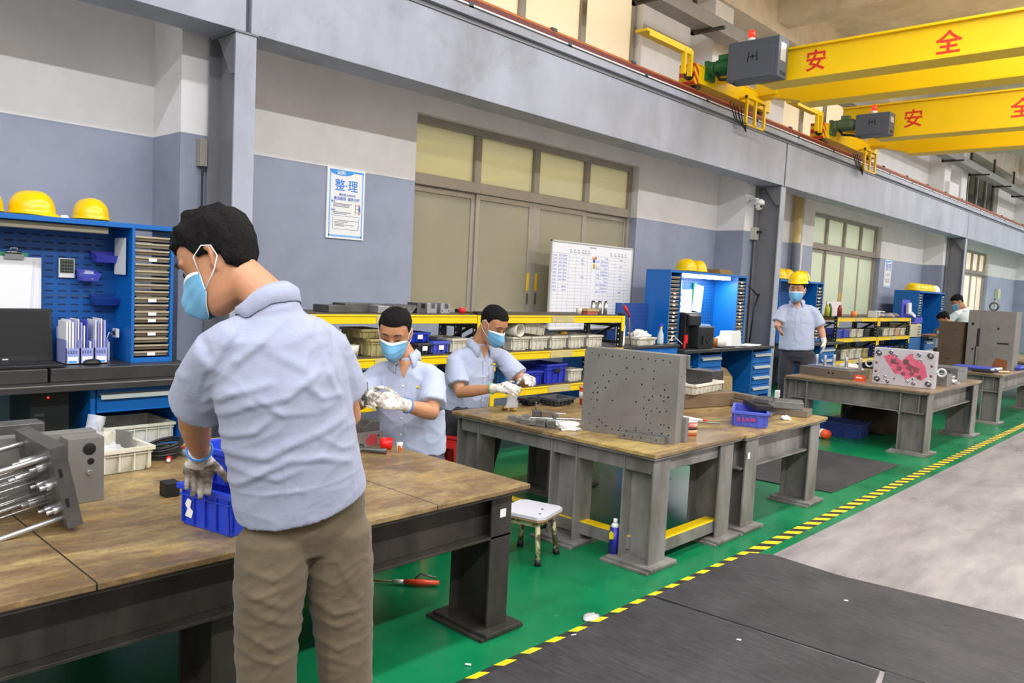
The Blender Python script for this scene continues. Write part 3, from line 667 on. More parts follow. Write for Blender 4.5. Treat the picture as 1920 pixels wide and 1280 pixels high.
hutch('blue tool hutch with a lit tube lamp, left of the second column', 8.19, 10.15, (0, 1), zb=.8, xb=-5.45, lamp=True, seed=3)
drawer_cab('blue drawer cabinet under the left end of the middle bench', 8.72, 9.3, [(.1, .25), (.25, .4), (.4, .55), (.55, .72)])
drawer_cab('blue drawer cabinet under the right end of the middle bench', 10.15, 10.74, [(.1, .25), (.25, .4), (.4, .55), (.55, .72)], xb=-5.43)
bench_top('black worktop right behind the man in the yellow helmet', 11.2, 13.2)
hutch('blue tool hutch behind the man in the yellow helmet', 11.2, 12.82, (1,), zb=.8, lamp=None, seed=4, n=16)
drawer_cab('blue drawer cabinet behind the hand of the helmeted man', 12.5, 13.1, [(.1, .25), (.25, .4), (.4, .55), (.55, .72)])
bench_top('distant black worktop where two far workers stand', 17.9, 20.2)
hutch('distant blue tool hutch with a row of helmets on top', 17.9, 19.8, (0, 1), zb=.8, xb=-5.6, lamp=None, seed=5, n=16)
drawer_cab('distant blue drawer cabinet under the far bench', 18.0, 18.6, [(.1, .25), (.25, .4), (.4, .55), (.55, .72)])
t = thing('floor_cabinet', 'low blue cabinet between the yellow rack and the lit hutch', 'cabinet', (-5.1, 7.4, 0))
b = B(BLUE); b.box(-5.5, -4.9, 6.72, 8.12, 0, .84); b.build('cabinet_body', t, .005); b = B(BENCHK); b.box(-5.52, -4.88, 6.7, 8.14, .84, .87); b.build('slab', t, .004)
for y in (6.76, 7.44): 
    b = B(BLUE, ALU); b.box(-4.9, -4.885, y, y+.64, .06, .8); b.m(1).box(-4.885, -4.87, y+.55, y+.57, .4, .55); b.build('cabinet_door', t, .003)
# ================================================================ SMALL THINGS
B.tr = lambda s, mx: ([setattr(v, 'co', mx @ v.co) for v in s.bm.verts], s)[1]
def TM(x, y, z, rz=0, rx=0, ry=0): return Matrix.Translation((x, y, z)) @ Matrix.Rotation(rz, 4, 'Z') @ Matrix.Rotation(ry, 4, 'Y') @ Matrix.Rotation(rx, 4, 'X')
def one(b, name, label, cat, group=None, bevel=0, loc=None): return tag(b.build(name, bevel=bevel, loc=loc), label, cat, group)
def crate_mesh(lx, ly, h, mat, taper=.03, lip=.012, wall=.006, ribs=3, cut=True):
    b = B(mat); r = lambda ax, ay, z: [(-ax, -ay, z), (ax, -ay, z), (ax, ay, z), (-ax, ay, z)]
    X, Y = lx/2-lip, ly/2-lip; t = taper/2
    b.loft([r(X-t, Y-t, 0), r(X, Y, h-.018), r(X+lip, Y+lip, h-.018), r(X+lip, Y+lip, h), r(X-wall, Y-wall, h), r(X-wall-t, Y-wall-t, .008)], smooth=False)
    for sx, L, Wd in ((0, X, Y), (1, Y, X)):
        for i in range(ribs+1):
            u = -L*.9+i*1.8*L/ribs
            for s_ in (-1, 1):
                a0, a1 = (s_*(Wd-t*.6), s_*(Wd+.007)); a0, a1 = min(a0, a1), max(a0, a1)
                if sx == 0: b.box(u-.003, u+.003, a0, a1, .01, h-.018)
                else: b.box(a0, a1, u-.003, u+.003, .01, h-.018)
    for s_ in (-1, 1): b.box(-X, X, min(s_*Y, s_*(Y+.007)), max(s_*Y, s_*(Y+.007)), h*.72, h*.76).box(min(s_*X, s_*(X+.007)), max(s_*X, s_*(X+.007)), -Y, Y, h*.72, h*.76)
    return b
def crate(name, label, c, d, mat, rz=0, group=None, ribs=3, taper=.03, sticker=None, rx=0, ry=0):
    b = crate_mesh(d[0], d[1], d[2], mat, taper, ribs=ribs)
    o = tag(b.build(name, bevel=.0015, loc=(0, 0, 0)), label, 'bin', group); o.location = c; o.rotation_euler = (rx, ry, rz); OFF[o.name] = (0, 0, 0)
    if sticker:
        side, u, w, hh, z, m = sticker; q = B(m)
        if side == 'x': q.box(d[0]/2-.004, d[0]/2-.001, u-w/2, u+w/2, z, z+hh)
        else: q.box(u-w/2, u+w/2, -d[1]/2+.001, -d[1]/2+.004, z, z+hh)
        q.build('sticker', o)
    return o
# ---- racks: bins on the shelves
random.seed(11)
G2L = 'bins on the yellow and black racks'
def row(items, z, xc, what):
    for (nm, lab, y0, y1, h, mat, dz) in items:
        crate(nm, lab, (xc, (y0+y1)/2, z+dz+.001), (.34 if h > .08 else .28, y1-y0, h), mat, rz=random.uniform(-.04, .04), ribs=3, taper=.035, group=G2L, sticker=('x', 0, .05, .035, h*.35, PAPER) if 'label' in lab else None)
row([('storage_bin', 'aged cream bin stacked beside the white brush cup, under another', 3.46, 3.66, .13, BINY, 0),
     ('storage_bin', 'aged cream bin topmost on the pile beside the white brush cup', 3.40, 3.62, .07, BINY, .131),
     ('storage_bin', 'dark grey bin under the blue bin with a white label', 3.90, 4.05, .09, BINK, 0),
     ('storage_bin', 'bright blue bin with a white label, on top of the dark grey bin', 3.85, 4.06, .08, BINB2, .092),
     ('storage_bin', 'blue bin with a torn label at the level of the seated man in front', 4.06, 4.24, .1, BINV, 0),
     ('storage_bin', 'cream bin on the second shelf beside the rack upright', 4.26, 4.47, .12, BINW, 0)], .91, -4.8, '')
row([('storage_bin', 'cream bin on the second shelf, first from the left in front of the whiteboard', 4.98, 5.2, .12, BINW, 0),
     ('storage_bin', 'cream bin on the second shelf, second from the left in front of the whiteboard', 5.22, 5.45, .12, BINW, 0),
     ('storage_bin', 'cream bin on the second shelf, third from the left with a dirty spot', 5.49, 5.72, .12, BINW, 0),
     ('storage_bin', 'cream bin on the second shelf half hidden behind the big drilled plate', 5.76, 5.99, .12, BINW, 0),
     ('storage_bin', 'cream bin on the second shelf farthest right, behind the drilled plate', 6.05, 6.28, .12, BINW, 0)], .91, -4.8, '')
crate('storage_bin', 'cream bin lying tilted on top of the row behind the second seated man', (-4.8, 5.28, 1.05), (.3, .3, .1), BINW, rx=-.12, group=G2L)
row([('storage_bin', 'blue bin on the third shelf right beside the second seated man', 4.08, 4.30, .08, BINB, .06),
     ('storage_bin', 'cream bin beneath the blue bin on the third shelf by the second seated man', 4.08, 4.30, .06, BINW, 0),
     ('storage_bin', 'large cream bin on the third shelf behind the tool in the first seated man\'s hands', 3.2, 3.55, .2, BINW, 0)], .59, -4.8, '')
row([('storage_bin', 'light blue bin just behind the second seated man\'s elbow', 4.92, 5.07, .16, M('light blue bin plastic', (70, 140, 205), .4), 0),
     ('storage_bin', 'dark blue bin between the light blue bin and the large blue crate', 5.1, 5.4, .13, BINB, 0),
     ('storage_bin', 'large blue crate with a handle slot on the third shelf by the gloved hand', 5.43, 5.74, .18, BINB, 0),
     ('storage_bin', 'white bin on the third shelf at the edge of the drilled plate', 5.78, 5.98, .12, BINW, 0)], .59, -4.8, '')
b = B(BLACK); b.box(-4.628, -4.618, 5.54, 5.63, .7, .73); one(b, 'handle_label', 'dark handle tab on the large blue crate beside the gloved hand', 'handle tab')
row([('storage_bin', 'cream bin on the bottom shelf between the seated man and the middle table', 3.98, 4.16, .1, BINW, 0),
     ('storage_bin', 'cream bin on the bottom shelf against the left leg of the middle table', 4.18, 4.36, .13, BINW, 0),
     ('storage_bin', 'dark blue bin resting on top of the bottom shelf cream bins', 4.0, 4.22, .08, BINK, .14)], .26, -4.8, '')
# ---- rack tops
def steel_block(label, c, d, rz=0, mat=None, bevel=.003, nm='steel_block', group=None, holes=()):
    b = B(mat or STEELD, BLACK); b.cbox((0, 0, d[2]/2), d)
    b.m(1)
    for fc, u, v, r_ in holes:
        if fc == 'x': b.cyl((d[0]/2-.002, u, v), (d[0]/2+.0008, u, v), r_, 14)
        elif fc == '-y': b.cyl((u, -d[1]/2+.002, v), (u, -d[1]/2-.0008, v), r_, 14)
        else: b.cyl((u, v, d[2]-.002), (u, v, d[2]+.0008), r_, 14)
    o = tag(b.build(nm, bevel=bevel, loc=(0, 0, 0)), label, 'metal block', group); o.location = c; o.rotation_euler[2] = rz; return o
steel_block('low dark steel bar at the left end of the rack top', (-4.78, 3.21, 1.231), (.2, .16, .05))
steel_block('long dark steel bar on the rack top, second from the left', (-4.8, 3.46, 1.231), (.16, .34, .065))
steel_block('pale steel block on the rack top above the seated man\'s head', (-4.68, 3.56, 1.231), (.12, .1, .055), mat=STEELB)
for i, (y, lab) in enumerate(((3.64, 'left V shaped steel rail on the rack top'), (3.73, 'middle V shaped steel rail on the rack top'), (3.83, 'right V shaped steel rail on the rack top'))):
    b = B(STEEL); b.prism([(0, 0), (.03, 0), (.075, .05), (.06, .062), (.032, .034), (.0, .05), (-.018, .035)], 'x', -.12, .12); o = one(b, 'steel_rail', lab, 'metal part', 'V shaped steel rails', loc=(0, 0, 0)); o.location = (-4.78, y, 1.231)
for i, (y, m_, lab) in enumerate(((3.96, STEELD, 'dark notched block on the rack top, left of two pale ones'), (4.06, STEELB, 'pale notched block on the rack top, in the middle of three'), (4.2, STEELB, 'pale notched block with two small holes, right of three on the rack top'))):
    b = B(m_, BLACK); b.prism([(-.05, 0), (.05, 0), (.05, .075), (.03, .075), (.03, .035), (-.01, .035), (-.01, .08), (-.05, .08)], 'x', -.06, .06)
    if i == 2: b.m(1).cyl((.059, -.035, .02), (.061, -.035, .02), .006, 10).cyl((.059, .035, .02), (.061, .035, .02), .006, 10)
    o = one(b, 'notched_block', lab, 'metal block', 'notched blocks on the rack top', bevel=.002, loc=(0, 0, 0)); o.location = (-4.72, y, 1.231)
def cup(label, c, r, h, mat, nm='cup', wall=.004, group=None):
    b = B(mat); b.lathe([(.001, 0), (r*.86, 0), (r, h), (r-wall, h), (r*.86-wall, .006), (.001, .006)], c, 24); return one(b, nm, label, nm, group)
cup('red plastic cup on the rack top', (-4.7, 4.42, 1.231), .03, .045, RED)
cup('small cream jar on the rack top left of the steel cylinders', (-4.72, 5.98, 1.231), .03, .06, BINW, 'jar')
b = B(M('dull red tin box', (190, 96, 84), .5, var=.2), CARD); b.box(-4.76, -4.66, 6.04, 6.2, 1.231, 1.262); b.m(1).box(-4.77, -4.65, 6.03, 6.21, 1.262, 1.285); one(b, 'tin_box', 'low dull red box on the rack top left of the steel cylinders', 'box')
for i in range(5):
    b = B(STEELB, BLACKM); y = 6.17+i*.052; h = .12-.004*(i % 2); x = -4.70-.03*(i % 2); b.cyl((x, y, 1.231), (x, y, 1.231+h), .021, 18); b.m(1).cyl((x, y, 1.231+h), (x, y, 1.245+h), .013, 12)
    one(b, 'steel_cylinder', ['leftmost', 'second', 'middle', 'fourth', 'rightmost'][i]+' of the five polished steel cylinders standing on the rack top', 'cylinder', 'steel cylinders on the rack top')
b = B(WHITE); b.prism([(-.09, 0), (.09, 0), (.09, .11), (.07, .11), (.07, .015), (.01, .015), (.01, .1), (-.01, .1), (-.01, .015), (-.07, .015), (-.07, .11), (-.09, .11)], 'x', -.02, .02).box(-.02, .02, -.09, .09, .1, .115); o = one(b, 'white_bracket', 'white rectangular frame standing at the right end of the rack top', 'frame', loc=(0, 0, 0)); o.location = (-4.8, 6.44, 1.231)
cup('white cup holding a brush on the second shelf behind the standing man', (-4.72, 3.36, .911), .055, .085, BINW, 'cup')
b = B(M('brush handle orange', (240, 130, 50), .5), BINW); b.tube([(-4.72, 3.37, .92), (-4.73, 3.31, 1.05)], [.006, .012], 8); b.m(1).tube([(-4.73, 3.312, 1.045), (-4.733, 3.298, 1.075)], .012, 8); one(b, 'brush', 'orange handled brush standing in the white cup', 'brush')
b = B(WHITE, M('red bottle label', (190, 60, 50), .5)); b.lathe([(.001, 0), (.03, 0), (.032, .01), (.032, .1), (.02, .13), (.013, .14), (.013, .16), (.001, .16)], (-4.74, 3.23, .911), 18); b.m(1).cyl((-4.74, 3.23, .94), (-4.74, 3.23, .99), .0325, 18); one(b, 'bottle', 'white bottle on the second shelf at the standing man\'s shoulder', 'bottle')
b = B(RED); b.lathe([(.001, 0), (.02, 0), (.02, .06), (.01, .075), (.001, .075)], (-4.66, 3.28, .911), 14); one(b, 'bottle', 'small red bottle beside the white brush cup', 'bottle')
b = B(BINW); b.lathe([(.04, -.12), (.055, -.12), (.058, .12), (.05, .12), (.045, .0), (.038, -.11)], (-4.74, 5.05, 1.09), 24, 'x'); one(b, 'pipe_section', 'short white pipe lying on the bins beside the second seated man\'s face', 'pipe')
b = B(M('yellow brown rag', (170, 140, 50), .8)); b.lathe([(.001, 0), (.05, .0), (.045, .02), (.001, .035)], (-4.78, 5.82, 1.035), 9); one(b, 'rag', 'yellow brown rag lying on the cream bins', 'cloth')
# things between rack and lit hutch
b = B(M('navy perforated panel', (24, 66, 140), .5), M('panel holes', (90, 120, 170), .6)); b.box(-5.35, -5.33, 7.45, 8.1, .871, 1.33)
b.m(1)
for i in range(12):
    for j in range(3): b.box(-5.33, -5.3295, 7.5+i*.05, 7.508+i*.05, 1.3-j*.05, 1.308-j*.05)
b.m(0).box(-5.45, -5.35, 7.45, 7.47, .871, 1.0).box(-5.45, -5.35, 8.08, 8.1, .871, 1.0)
one(b, 'perforated_panel', 'dark blue perforated panel standing left of the lit hutch', 'panel')
b = B(WHITE); b.lathe([(.001, 0), (.05, 0), (.052, .02), (.05, .22), (.03, .26), (.02, .28), (.001, .28)], (-4.99, 7.07, .871), 18); one(b, 'white_canister', 'tall white canister at the right end of the yellow rack', 'canister')
crate('storage_bin', 'white bin heaped with rags on the low blue cabinet', (-5.02, 7.5, .871), (.22, .36, .09), BINW, group=None)
def crumple(label, c, r, mat, nm='rag', seed=0, sq=(1, 1, .6), amp=.5, cat='cloth', sub=4, freq=2.2):
    b = B(mat); bm = b.bm; bmesh.ops.create_icosphere(bm, subdivisions=sub, radius=1)
    for v in bm.verts:
        d = v.co.normalized(); n = noise.fractal(d*freq+Vector((seed, seed*2.3, 0)), .7, 2.3, 4); rd = noise.noise(d*freq*2+Vector((5, seed, 1)))
        v.co = Vector((d.x*sq[0], d.y*sq[1], max(d.z, -.25)*sq[2]))*(r*(1+amp*n+amp*.6*abs(rd)))
    mn = min(v.co.z for v in bm.verts)
    for v in bm.verts: v.co.z -= mn
    for f in bm.faces: f.smooth = True
    o = tag(b.build(nm, loc=(0, 0, 0)), label, cat); o.location = c; return o
CLOTH = M('white cotton rag', (232, 228, 222), .85)
crumple('heap of white rags in the white bin on the low blue cabinet', (-5.02, 7.5, .95), .11, CLOTH, seed=3, sq=(.8, 1.3, .5))
t = thing('spray_bottle', 'clear spray bottle with a blue and yellow head beside the lit hutch', 'bottle', (-4.98, 7.86, .871))
b = B(M('clear bottle', (215, 225, 230), .15, alpha=.75)); b.lathe([(.001, 0), (.036, 0), (.038, .02), (.036, .11), (.018, .16), (.015, .18), (.001, .18)], (-4.98, 7.86, .871), 18); b.build('bottle_body', t)
b = B(M('spray yellow', (240, 210, 30), .4), M('spray blue', (40, 60, 190), .4)); b.cyl((-4.98, 7.86, 1.05), (-4.98, 7.86, 1.08), .017, 14); b.m(1).box(-4.995, -4.965, 7.82, 7.89, 1.08, 1.115).box(-4.985, -4.975, 7.815, 7.83, 1.04, 1.09); b.build('spray_head', t, .002)
b = B(RED, M('rod brass', (170, 140, 90), .4, .5), STEELB); b.tube([(-4.85, 6.92, 1.31), (-4.86, 7.03, 1.2)], [.018, .014], 10); b.m(1).tube([(-4.86, 7.03, 1.2), (-4.94, 7.2, .875)], .007, 8); b.m(2).tube([(-4.86, 6.86, 1.36), (-4.85, 6.92, 1.31)], .004, 6); one(b, 'long_tool', 'long thin tool with a red grip leaning at the right end of the rack', 'tool')
b = B(WHITE); b.tube([(-4.9, 7.9, .9), (-4.86, 7.95, .98), (-4.84, 8.02, .93), (-4.84, 8.12, .88)], .006, 8); one(b, 'white_cable', 'white cable hanging over the edge of the low blue cabinet', 'cable')
# ---- left bench
t = thing('laptop', 'black laptop open on the left worktop', 'laptop', (-5.2, 1.3, .88))
b = B(BLACK); b.box(-5.24, -5.0, 1.18, 1.555, .881, .9); b.build('keyboard_base', t, .004)
b = B(M('black keys', (36, 36, 40), .5))
for i in range(5):
    for j in range(14): b.box(-5.21+i*.03, -5.187+i*.03, 1.2+j*.0245, 1.221+j*.0245, .9, .9035)
b.build('keys', t)
b = B(BLACK, M('laptop screen', (16, 17, 20), .25), ALU, ORANGE); m_ = TM(-5.235, 0, .9, 0, 0, -.12); b.box(-.012, 0, 1.17, 1.565, 0, .31, m_); b.m(1).box(0, .001, 1.185, 1.55, .03, .295, m_); b.m(2).box(0, .0015, 1.3, 1.33, .008, .016, m_); b.build('screen', t, .003)
b = B(BLACK); b.lathe([(.001, 0), (.03, 0), (.033, .01), (.024, .028), (.001, .034)], (0, 0, 0), 20).tr(TM(-5.1, 1.74, .881) @ Matrix.Diagonal((1, 1.6, 1, 1))); one(b, 'computer_mouse', 'black computer mouse on the left worktop', 'mouse')
t = thing('magazine_file', 'triple white and lilac file box full of folders on the left worktop', 'file box', (-5.2, 1.72, .88))
LIL = M('lilac file plastic', (150, 156, 214), .4)
for i in range(3):
    y = 1.60+i*.08; b = B(LIL, PAPER, M('file slots', (90, 96, 150), .6), SKY); b.box(-5.3, -5.12, y, y+.004, .881, 1.03).box(-5.3, -5.12, y+.073, y+.077, .881, 1.03).box(-5.3, -5.29, y, y+.077, .881, 1.1).box(-5.3, -5.12, y, y+.077, .881, .887).box(-5.124, -5.12, y, y+.077, .881, .98)
    b.m(1).box(-5.1195, -5.1185, y+.01, y+.067, .888, .928); b.m(3).box(-5.1184, -5.118, y+.013, y+.06, .892, .903)
    b.m(2)
    for k in range(4): b.box(-5.1199, -5.119, y+.01+k*.014, y+.018+k*.014, .945, .965)
    b.build('file_box', t, .001)
random.seed(5); fc = [PAPER, M('folder lilac', (168, 168, 226), .6), M('folder yellow', (228, 206, 120), .6), M('folder blue', (70, 84, 190), .6), M('folder green', (140, 190, 160), .6), PAPER]
for i in range(14):
    y = 1.607+i*.0163; h = .22+.05*random.random() if i not in (8, 9) else .13
    b = B(fc[random.randrange(6)] if i % 2 else PAPER); b.box(-5.285, -5.14, y, y+random.uniform(.005, .011), 0, h, TM(0, 0, .888) @ Matrix.Rotation(0, 4, 'X')); tag(b.build('folder'), '%s folder standing in the triple file box' % ['first', 'second', 'third', 'fourth', 'fifth', 'sixth', 'seventh', 'eighth', 'ninth', 'tenth', 'eleventh', 'twelfth', 'thirteenth', 'last'][i], 'folder', 'folders in the file box')
b = B(PAPER, M('socket dark', (60, 60, 66), .5)); b.box(-5.3, -5.27, 1.86, 1.9, .881, 1.0); b.tube([(-5.285, 1.88, 1.0), (-5.28, 1.9, 1.06), (-5.3, 1.93, 1.04)], .004, 6); one(b, 'power_strip', 'small white power socket beside the triple file box', 'socket')
b = B(PAPER, BLACK); b.box(-5.3, -5.23, 1.925, 1.942, 1.03, 1.085); b.m(1).box(-5.28, -5.25, 1.92, 1.925, 1.045, 1.07); one(b, 'wall_switch', 'small white switch box on the inner side of the left hutch', 'switch')
b = B(PAPER); b.box(-5.32, -5.14, 1.9415, 1.9425, 1.43, 1.66); one(b, 'paper_sheet', 'white sheet taped to the inner side of the left hutch', 'paper')
t = thing('desk_clock', 'small black and white digital thermometer hung on the left pegboard', 'thermometer', (-5.37, 1.68, 1.4))
b = B(WHITE); b.box(-5.387, -5.37, 1.635, 1.725, 1.395, 1.515); b.build('casing', t, .003)
b = B(M('lcd dark', (50, 54, 52), .3), M('lcd grey digits', (120, 128, 118), .5)); b.box(-5.3698, -5.3688, 1.642, 1.718, 1.425, 1.51); b.m(1)
for j, z in enumerate((1.435, 1.455, 1.475, 1.495)):
    for k in range(5): b.box(-5.369, -5.3682, 1.65+k*.0135, 1.658+k*.0135, z, z+.009)
b.build('display', t)
def hang_bin(label, y, z, w, mat, stuff=None):
    t = thing('hanging_bin', label, 'bin', (-5.32, y, z), 'small bins hung on the left pegboard')
    b = B(mat); b.loft([[(-.06, -w/2+.01, 0), (.03, -w/2+.01, 0), (.03, w/2-.01, 0), (-.06, w/2-.01, 0)], [(-.06, -w/2, .07), (.055, -w/2, .045), (.055, w/2, .045), (-.06, w/2, .07)], [(-.055, -w/2+.004, .07), (.05, -w/2+.004, .045), (.05, w/2-.004, .045), (-.055, w/2-.004, .07)], [(-.055, -w/2+.014, .005), (.026, -w/2+.014, .005), (.026, w/2-.014, .005), (-.055, w/2-.014, .005)]], smooth=False).tr(TM(-5.32, y, z)); b.build('bin_body', t, .0015)
hang_bin('violet blue bin hung highest on the left pegboard', 1.895, 1.50, .16, M('violet bin', (72, 76, 196), .35))
hang_bin('small violet bin holding a clear bag on the left pegboard', 1.79, 1.38, .11, M('violet bin light', (96, 100, 222), .35))
hang_bin('dark smoky bin hung lowest on the left pegboard', 1.895, 1.23, .17, M('smoky blue bin', (34, 66, 150), .25))
crumple('clear plastic bag in the small violet bin', (-5.32, 1.79, 1.39), .035, M('clear bag film', (215, 222, 228), .15, alpha=.5), 'plastic_bag', 7, (1, 1, 1.1), cat='bag', sub=3)
t = thing('clipboard', 'clipboard with a thick sheaf of papers hung on the left pegboard', 'clipboard', (-5.3, 1.33, 1.22))
b = B(M('clipboard green', (60, 160, 110), .5)); b.box(-5.35, -5.345, 1.14, 1.46, 1.2, 1.535); b.build('board', t)
for i in range(5):
    b = B(PAPER if i % 3 else M('lined paper', (222, 224, 232), .8)); b.box(-5.343+i*.004, -5.341+i*.004, 1.12+i*.004, 1.53-i*.012, 1.19-i*.012, 1.51, None); b.tr(Matrix.Translation((0, 1.33, 1.5)) @ Matrix.Rotation(-.015*i, 4, 'X') @ Matrix.Translation((0, -1.33, -1.5))); b.build('paper', t)
b = B(M('chrome clip', (170, 172, 176), .25, .9)); b.box(-5.35, -5.31, 1.33, 1.43, 1.495, 1.525); b.tube([(-5.33, 1.36, 1.52), (-5.32, 1.365, 1.56), (-5.32, 1.395, 1.56), (-5.33, 1.4, 1.52)], .006, 8).cyl((-5.33, 1.34, 1.535), (-5.33, 1.42, 1.535), .01, 10); b.build('clip', t)
crate('storage_bin', 'white bin on the open shelf of the left blue cabinet', (-5.2, 1.99, .381), (.42, .44, .12), BINW, group=None, ribs=5)
b = B(M('black computer tower', (26, 26, 30), .4), M('power light red', (240, 30, 30), .4, emit=((255, 30, 30), 3)), M('tower grey', (58, 60, 62), .5)); b.box(-5.4, -5.0, 1.38, 1.58, .3, .74); b.m(1).cyl((-5.0, 1.47, .71), (-4.997, 1.47, .71), .006, 8); b.m(2)
for k in range(4): b.box(-5.0, -4.998, 1.40, 1.45, .5+k*.035, .515+k*.035)
one(b, 'computer_tower', 'dark computer tower with a red light under the left worktop', 'computer')
b = B(BLACK); b.tube([(-5.2, 10.42, 1.62), (-5.16, 10.6, 1.5), (-5.2, 10.75, 1.52), (-5.2, 10.62, 1.3), (-5.2, 10.55, .813)], .012, 8); one(b, 'black_cable', 'black cable looped between the lit hutch and the second column', 'cable')
# ---- hard hats
HAT = M('hard hat yellow', (250, 206, 0), .22, 0, var=.04)
def helmet(label, loc, rz, s=1.0, group='yellow hard hats on the hutches', mat=None, tilt=(0, 0)):
    t = thing('hard_hat', label, 'helmet', (0, 0, 0), group)
    b = B(mat or HAT); rings = []; N = 40
    for i in range(15):
        ph = pi/2*i/14; r = cos(ph)**.62 if i < 14 else .02; z = sin(ph)
        ring = []
        for k in range(N):
            a = 2*pi*k/N; x, y = .104*cos(a)*r, .132*sin(a)*r
            zz = .118*z
            if abs(x) < .02 and i > 3: zz += .006*min(1, z*1.2)   # raised centre ridge
            if .03 < abs(x) < .045 and i > 4: zz += .003
            ring.append((x, y-.0, zz+.02))
        rings.append(ring)
    under = [[(q[0]*.97, q[1]*.97, .004) for q in rings[0]]]
    brim = []; brim2 = []
    for k in range(N):
        a = 2*pi*k/N; f = max(0, sin(a))**2; g = max(0, -sin(a))**4
        brim.append(((.112+.004*f)*cos(a), (.14+.034*f)*sin(a), .012-.012*f)); brim2.append(((.112+.004*f)*cos(a), (.14+.034*f)*sin(a), .007-.012*f))
    b.loft(under+[brim2, brim]+rings, True, True); b.build('shell', t)
    q = B(BLACK); q.tube([(.095*cos(a), .12*sin(a), .002) for a in [pi*1.12+pi*.76*i/10 for i in range(11)]], .006, 8); q.build('headband', t)
    t.location = loc; t.rotation_euler = (tilt[0], tilt[1], rz); t.scale = (s, s, s); return t
helmet('yellow hard hat cut off by the left edge, on the left hutch', (-5.25, 1.20, 1.752), 1.2, 1.02)
helmet('large yellow hard hat on the left hutch, between the two others', (-5.26, 1.455, 1.752), -1.0, 1.02)
helmet('yellow hard hat at the right end on top of the left hutch', (-5.25, 1.775, 1.752), 1.5, .96)
crumple('small crumple of white paper between the hard hats on the left hutch', (-5.2, 1.61, 1.751), .022, PAPER, 'crumpled_paper', 2, cat='paper', sub=3)
helmet('left yellow hard hat on the lit hutch', (-5.25, 8.78, 1.752), 1.3, 1.1, 'yellow hard hats on the hutches')
helmet('right yellow hard hat on the lit hutch', (-5.25, 9.06, 1.752), 1.1, 1.05)
b = B(M('brown cardboard stack', (150, 122, 70), .8, var=.2)); b.box(-5.38, -5.16, 9.5, 9.86, 1.751, 1.775).box(-5.36, -5.18, 9.52, 9.84, 1.776, 1.815); one(b, 'cardboard_box', 'flat brown box on top of the lit hutch', 'box')
for i, (y, lab) in enumerate(((11.38, 'yellow hard hat on the hutch at the edge of the second column'), (11.68, 'yellow hard hat behind the standing man\'s helmet, left'), (12.25, 'yellow hard hat on the hutch just right of the standing man\'s helmet'))): helmet(lab, (-5.25, y, 1.752), 1.4, 1.15)
for i in range(5): helmet('%s of the five yellow hard hats on the far hutch' % ['first', 'second', 'third', 'fourth', 'fifth'][i], (-5.3, 18.1+i*.27, 1.752), 1.5, 1.15)
helmet('white hard hat at the right end on the far hutch', (-5.3, 19.55, 1.752), 1.5, 1.1, mat=M('hard hat white', (236, 236, 232), .25))
# ---- lit bench
t = thing('document_rack', 'three tier blue document trays on the lit pegboard', 'tray', (-5.32, 8.62, 1.3))
for i in range(3):
    b = B(M('tray blue plastic', (60, 84, 200), .35)); z = 1.34-i*.075+.1; b.box(-5.42, -5.28, 8.48, 8.76, z, z+.006).box(-5.28, -5.275, 8.48, 8.76, z, z+.025).box(-5.42, -5.28, 8.48, 8.485, z, z+.03).box(-5.42, -5.28, 8.755, 8.76, z, z+.03); b.build('tray', t, .001)
for i, (y0, y1, z0, z1, rz, lab) in enumerate(((8.8, 9.0, 1.22, 1.52, 0, 'left sheaf of papers hung on the lit pegboard'), (9.01, 9.22, 1.18, 1.52, .05, 'middle sheaf of papers hung on the lit pegboard'), (9.3, 9.52, 1.25, 1.6, -.12, 'right sheaf of papers clipped on a green board on the lit pegboard'))):
    b = B(PAPER, M('green board', (30, 170, 90), .5)); b.box(-5.41, -5.4, y0, y1, z0, z1).tr(Matrix.Translation((0, y0, z1)) @ Matrix.Rotation(rz, 4, 'X') @ Matrix.Translation((0, -y0, -z1)))
    if i == 2: b.m(1).box(-5.425, -5.41, 9.28, 9.34, z0+.02, z1+.02)
    one(b, 'paper_sheaf', lab, 'paper')
b = B(WHITE, M('note green', (120, 140, 110), .5)); b.box(-5.43, -5.415, 8.86, 8.98, 1.52, 1.64); b.m(1).box(-5.415, -5.413, 8.875, 8.965, 1.53, 1.62); one(b, 'picture_frame', 'small white framed card on the lit pegboard', 'frame')
t = thing('office_printer', 'tall black machine standing on the left end of the lit bench', 'machine', (-5.1, 8.75, .8))
b = B(BLACK); b.box(-5.3, -5.02, 8.47, 8.8, .801, 1.24); b.build('body', t, .01)
b = B(M('machine front', (34, 36, 40), .3)); b.box(-5.06, -4.9, 8.6, 8.98, .801, 1.08).box(-5.02, -4.96, 8.48, 8.74, 1.08, 1.22); b.build('front_unit', t, .02, 3)
b = B(M('machine ring', (52, 54, 58), .35, .4)); b.torus((-4.898, 8.83, .9), .035, .006, Matrix.Rotation(pi/2, 4, 'Y')).box(-4.9, -4.88, 8.68, 8.72, .86, .96); b.build('dial', t)
b = B(M('clear file rack', (150, 180, 225), .2, alpha=.8)); b.box(-5.35, -5.2, 9.05, 9.4, .801, .806).box(-5.35, -5.345, 9.05, 9.4, .801, 1.1).box(-5.35, -5.2, 9.05, 9.055, .801, 1.08).box(-5.35, -5.2, 9.395, 9.4, .801, 1.08); one(b, 'file_rack', 'pale clear file rack on the lit bench', 'file rack')
cup('brown jar on the lit bench', (-5.0, 9.17, .801), .045, .12, M('brown jar', (150, 90, 30), .3), 'jar')
b = B(M('white lunch bag', (232, 222, 214), .6)); b.lathe([(.001, 0), (.07, 0), (.085, .05), (.075, .11), (.03, .14), (.001, .14)], (-5.02, 9.36, .801), 14); one(b, 'white_bag', 'small rounded white bag between the brown jar and the white box', 'bag')
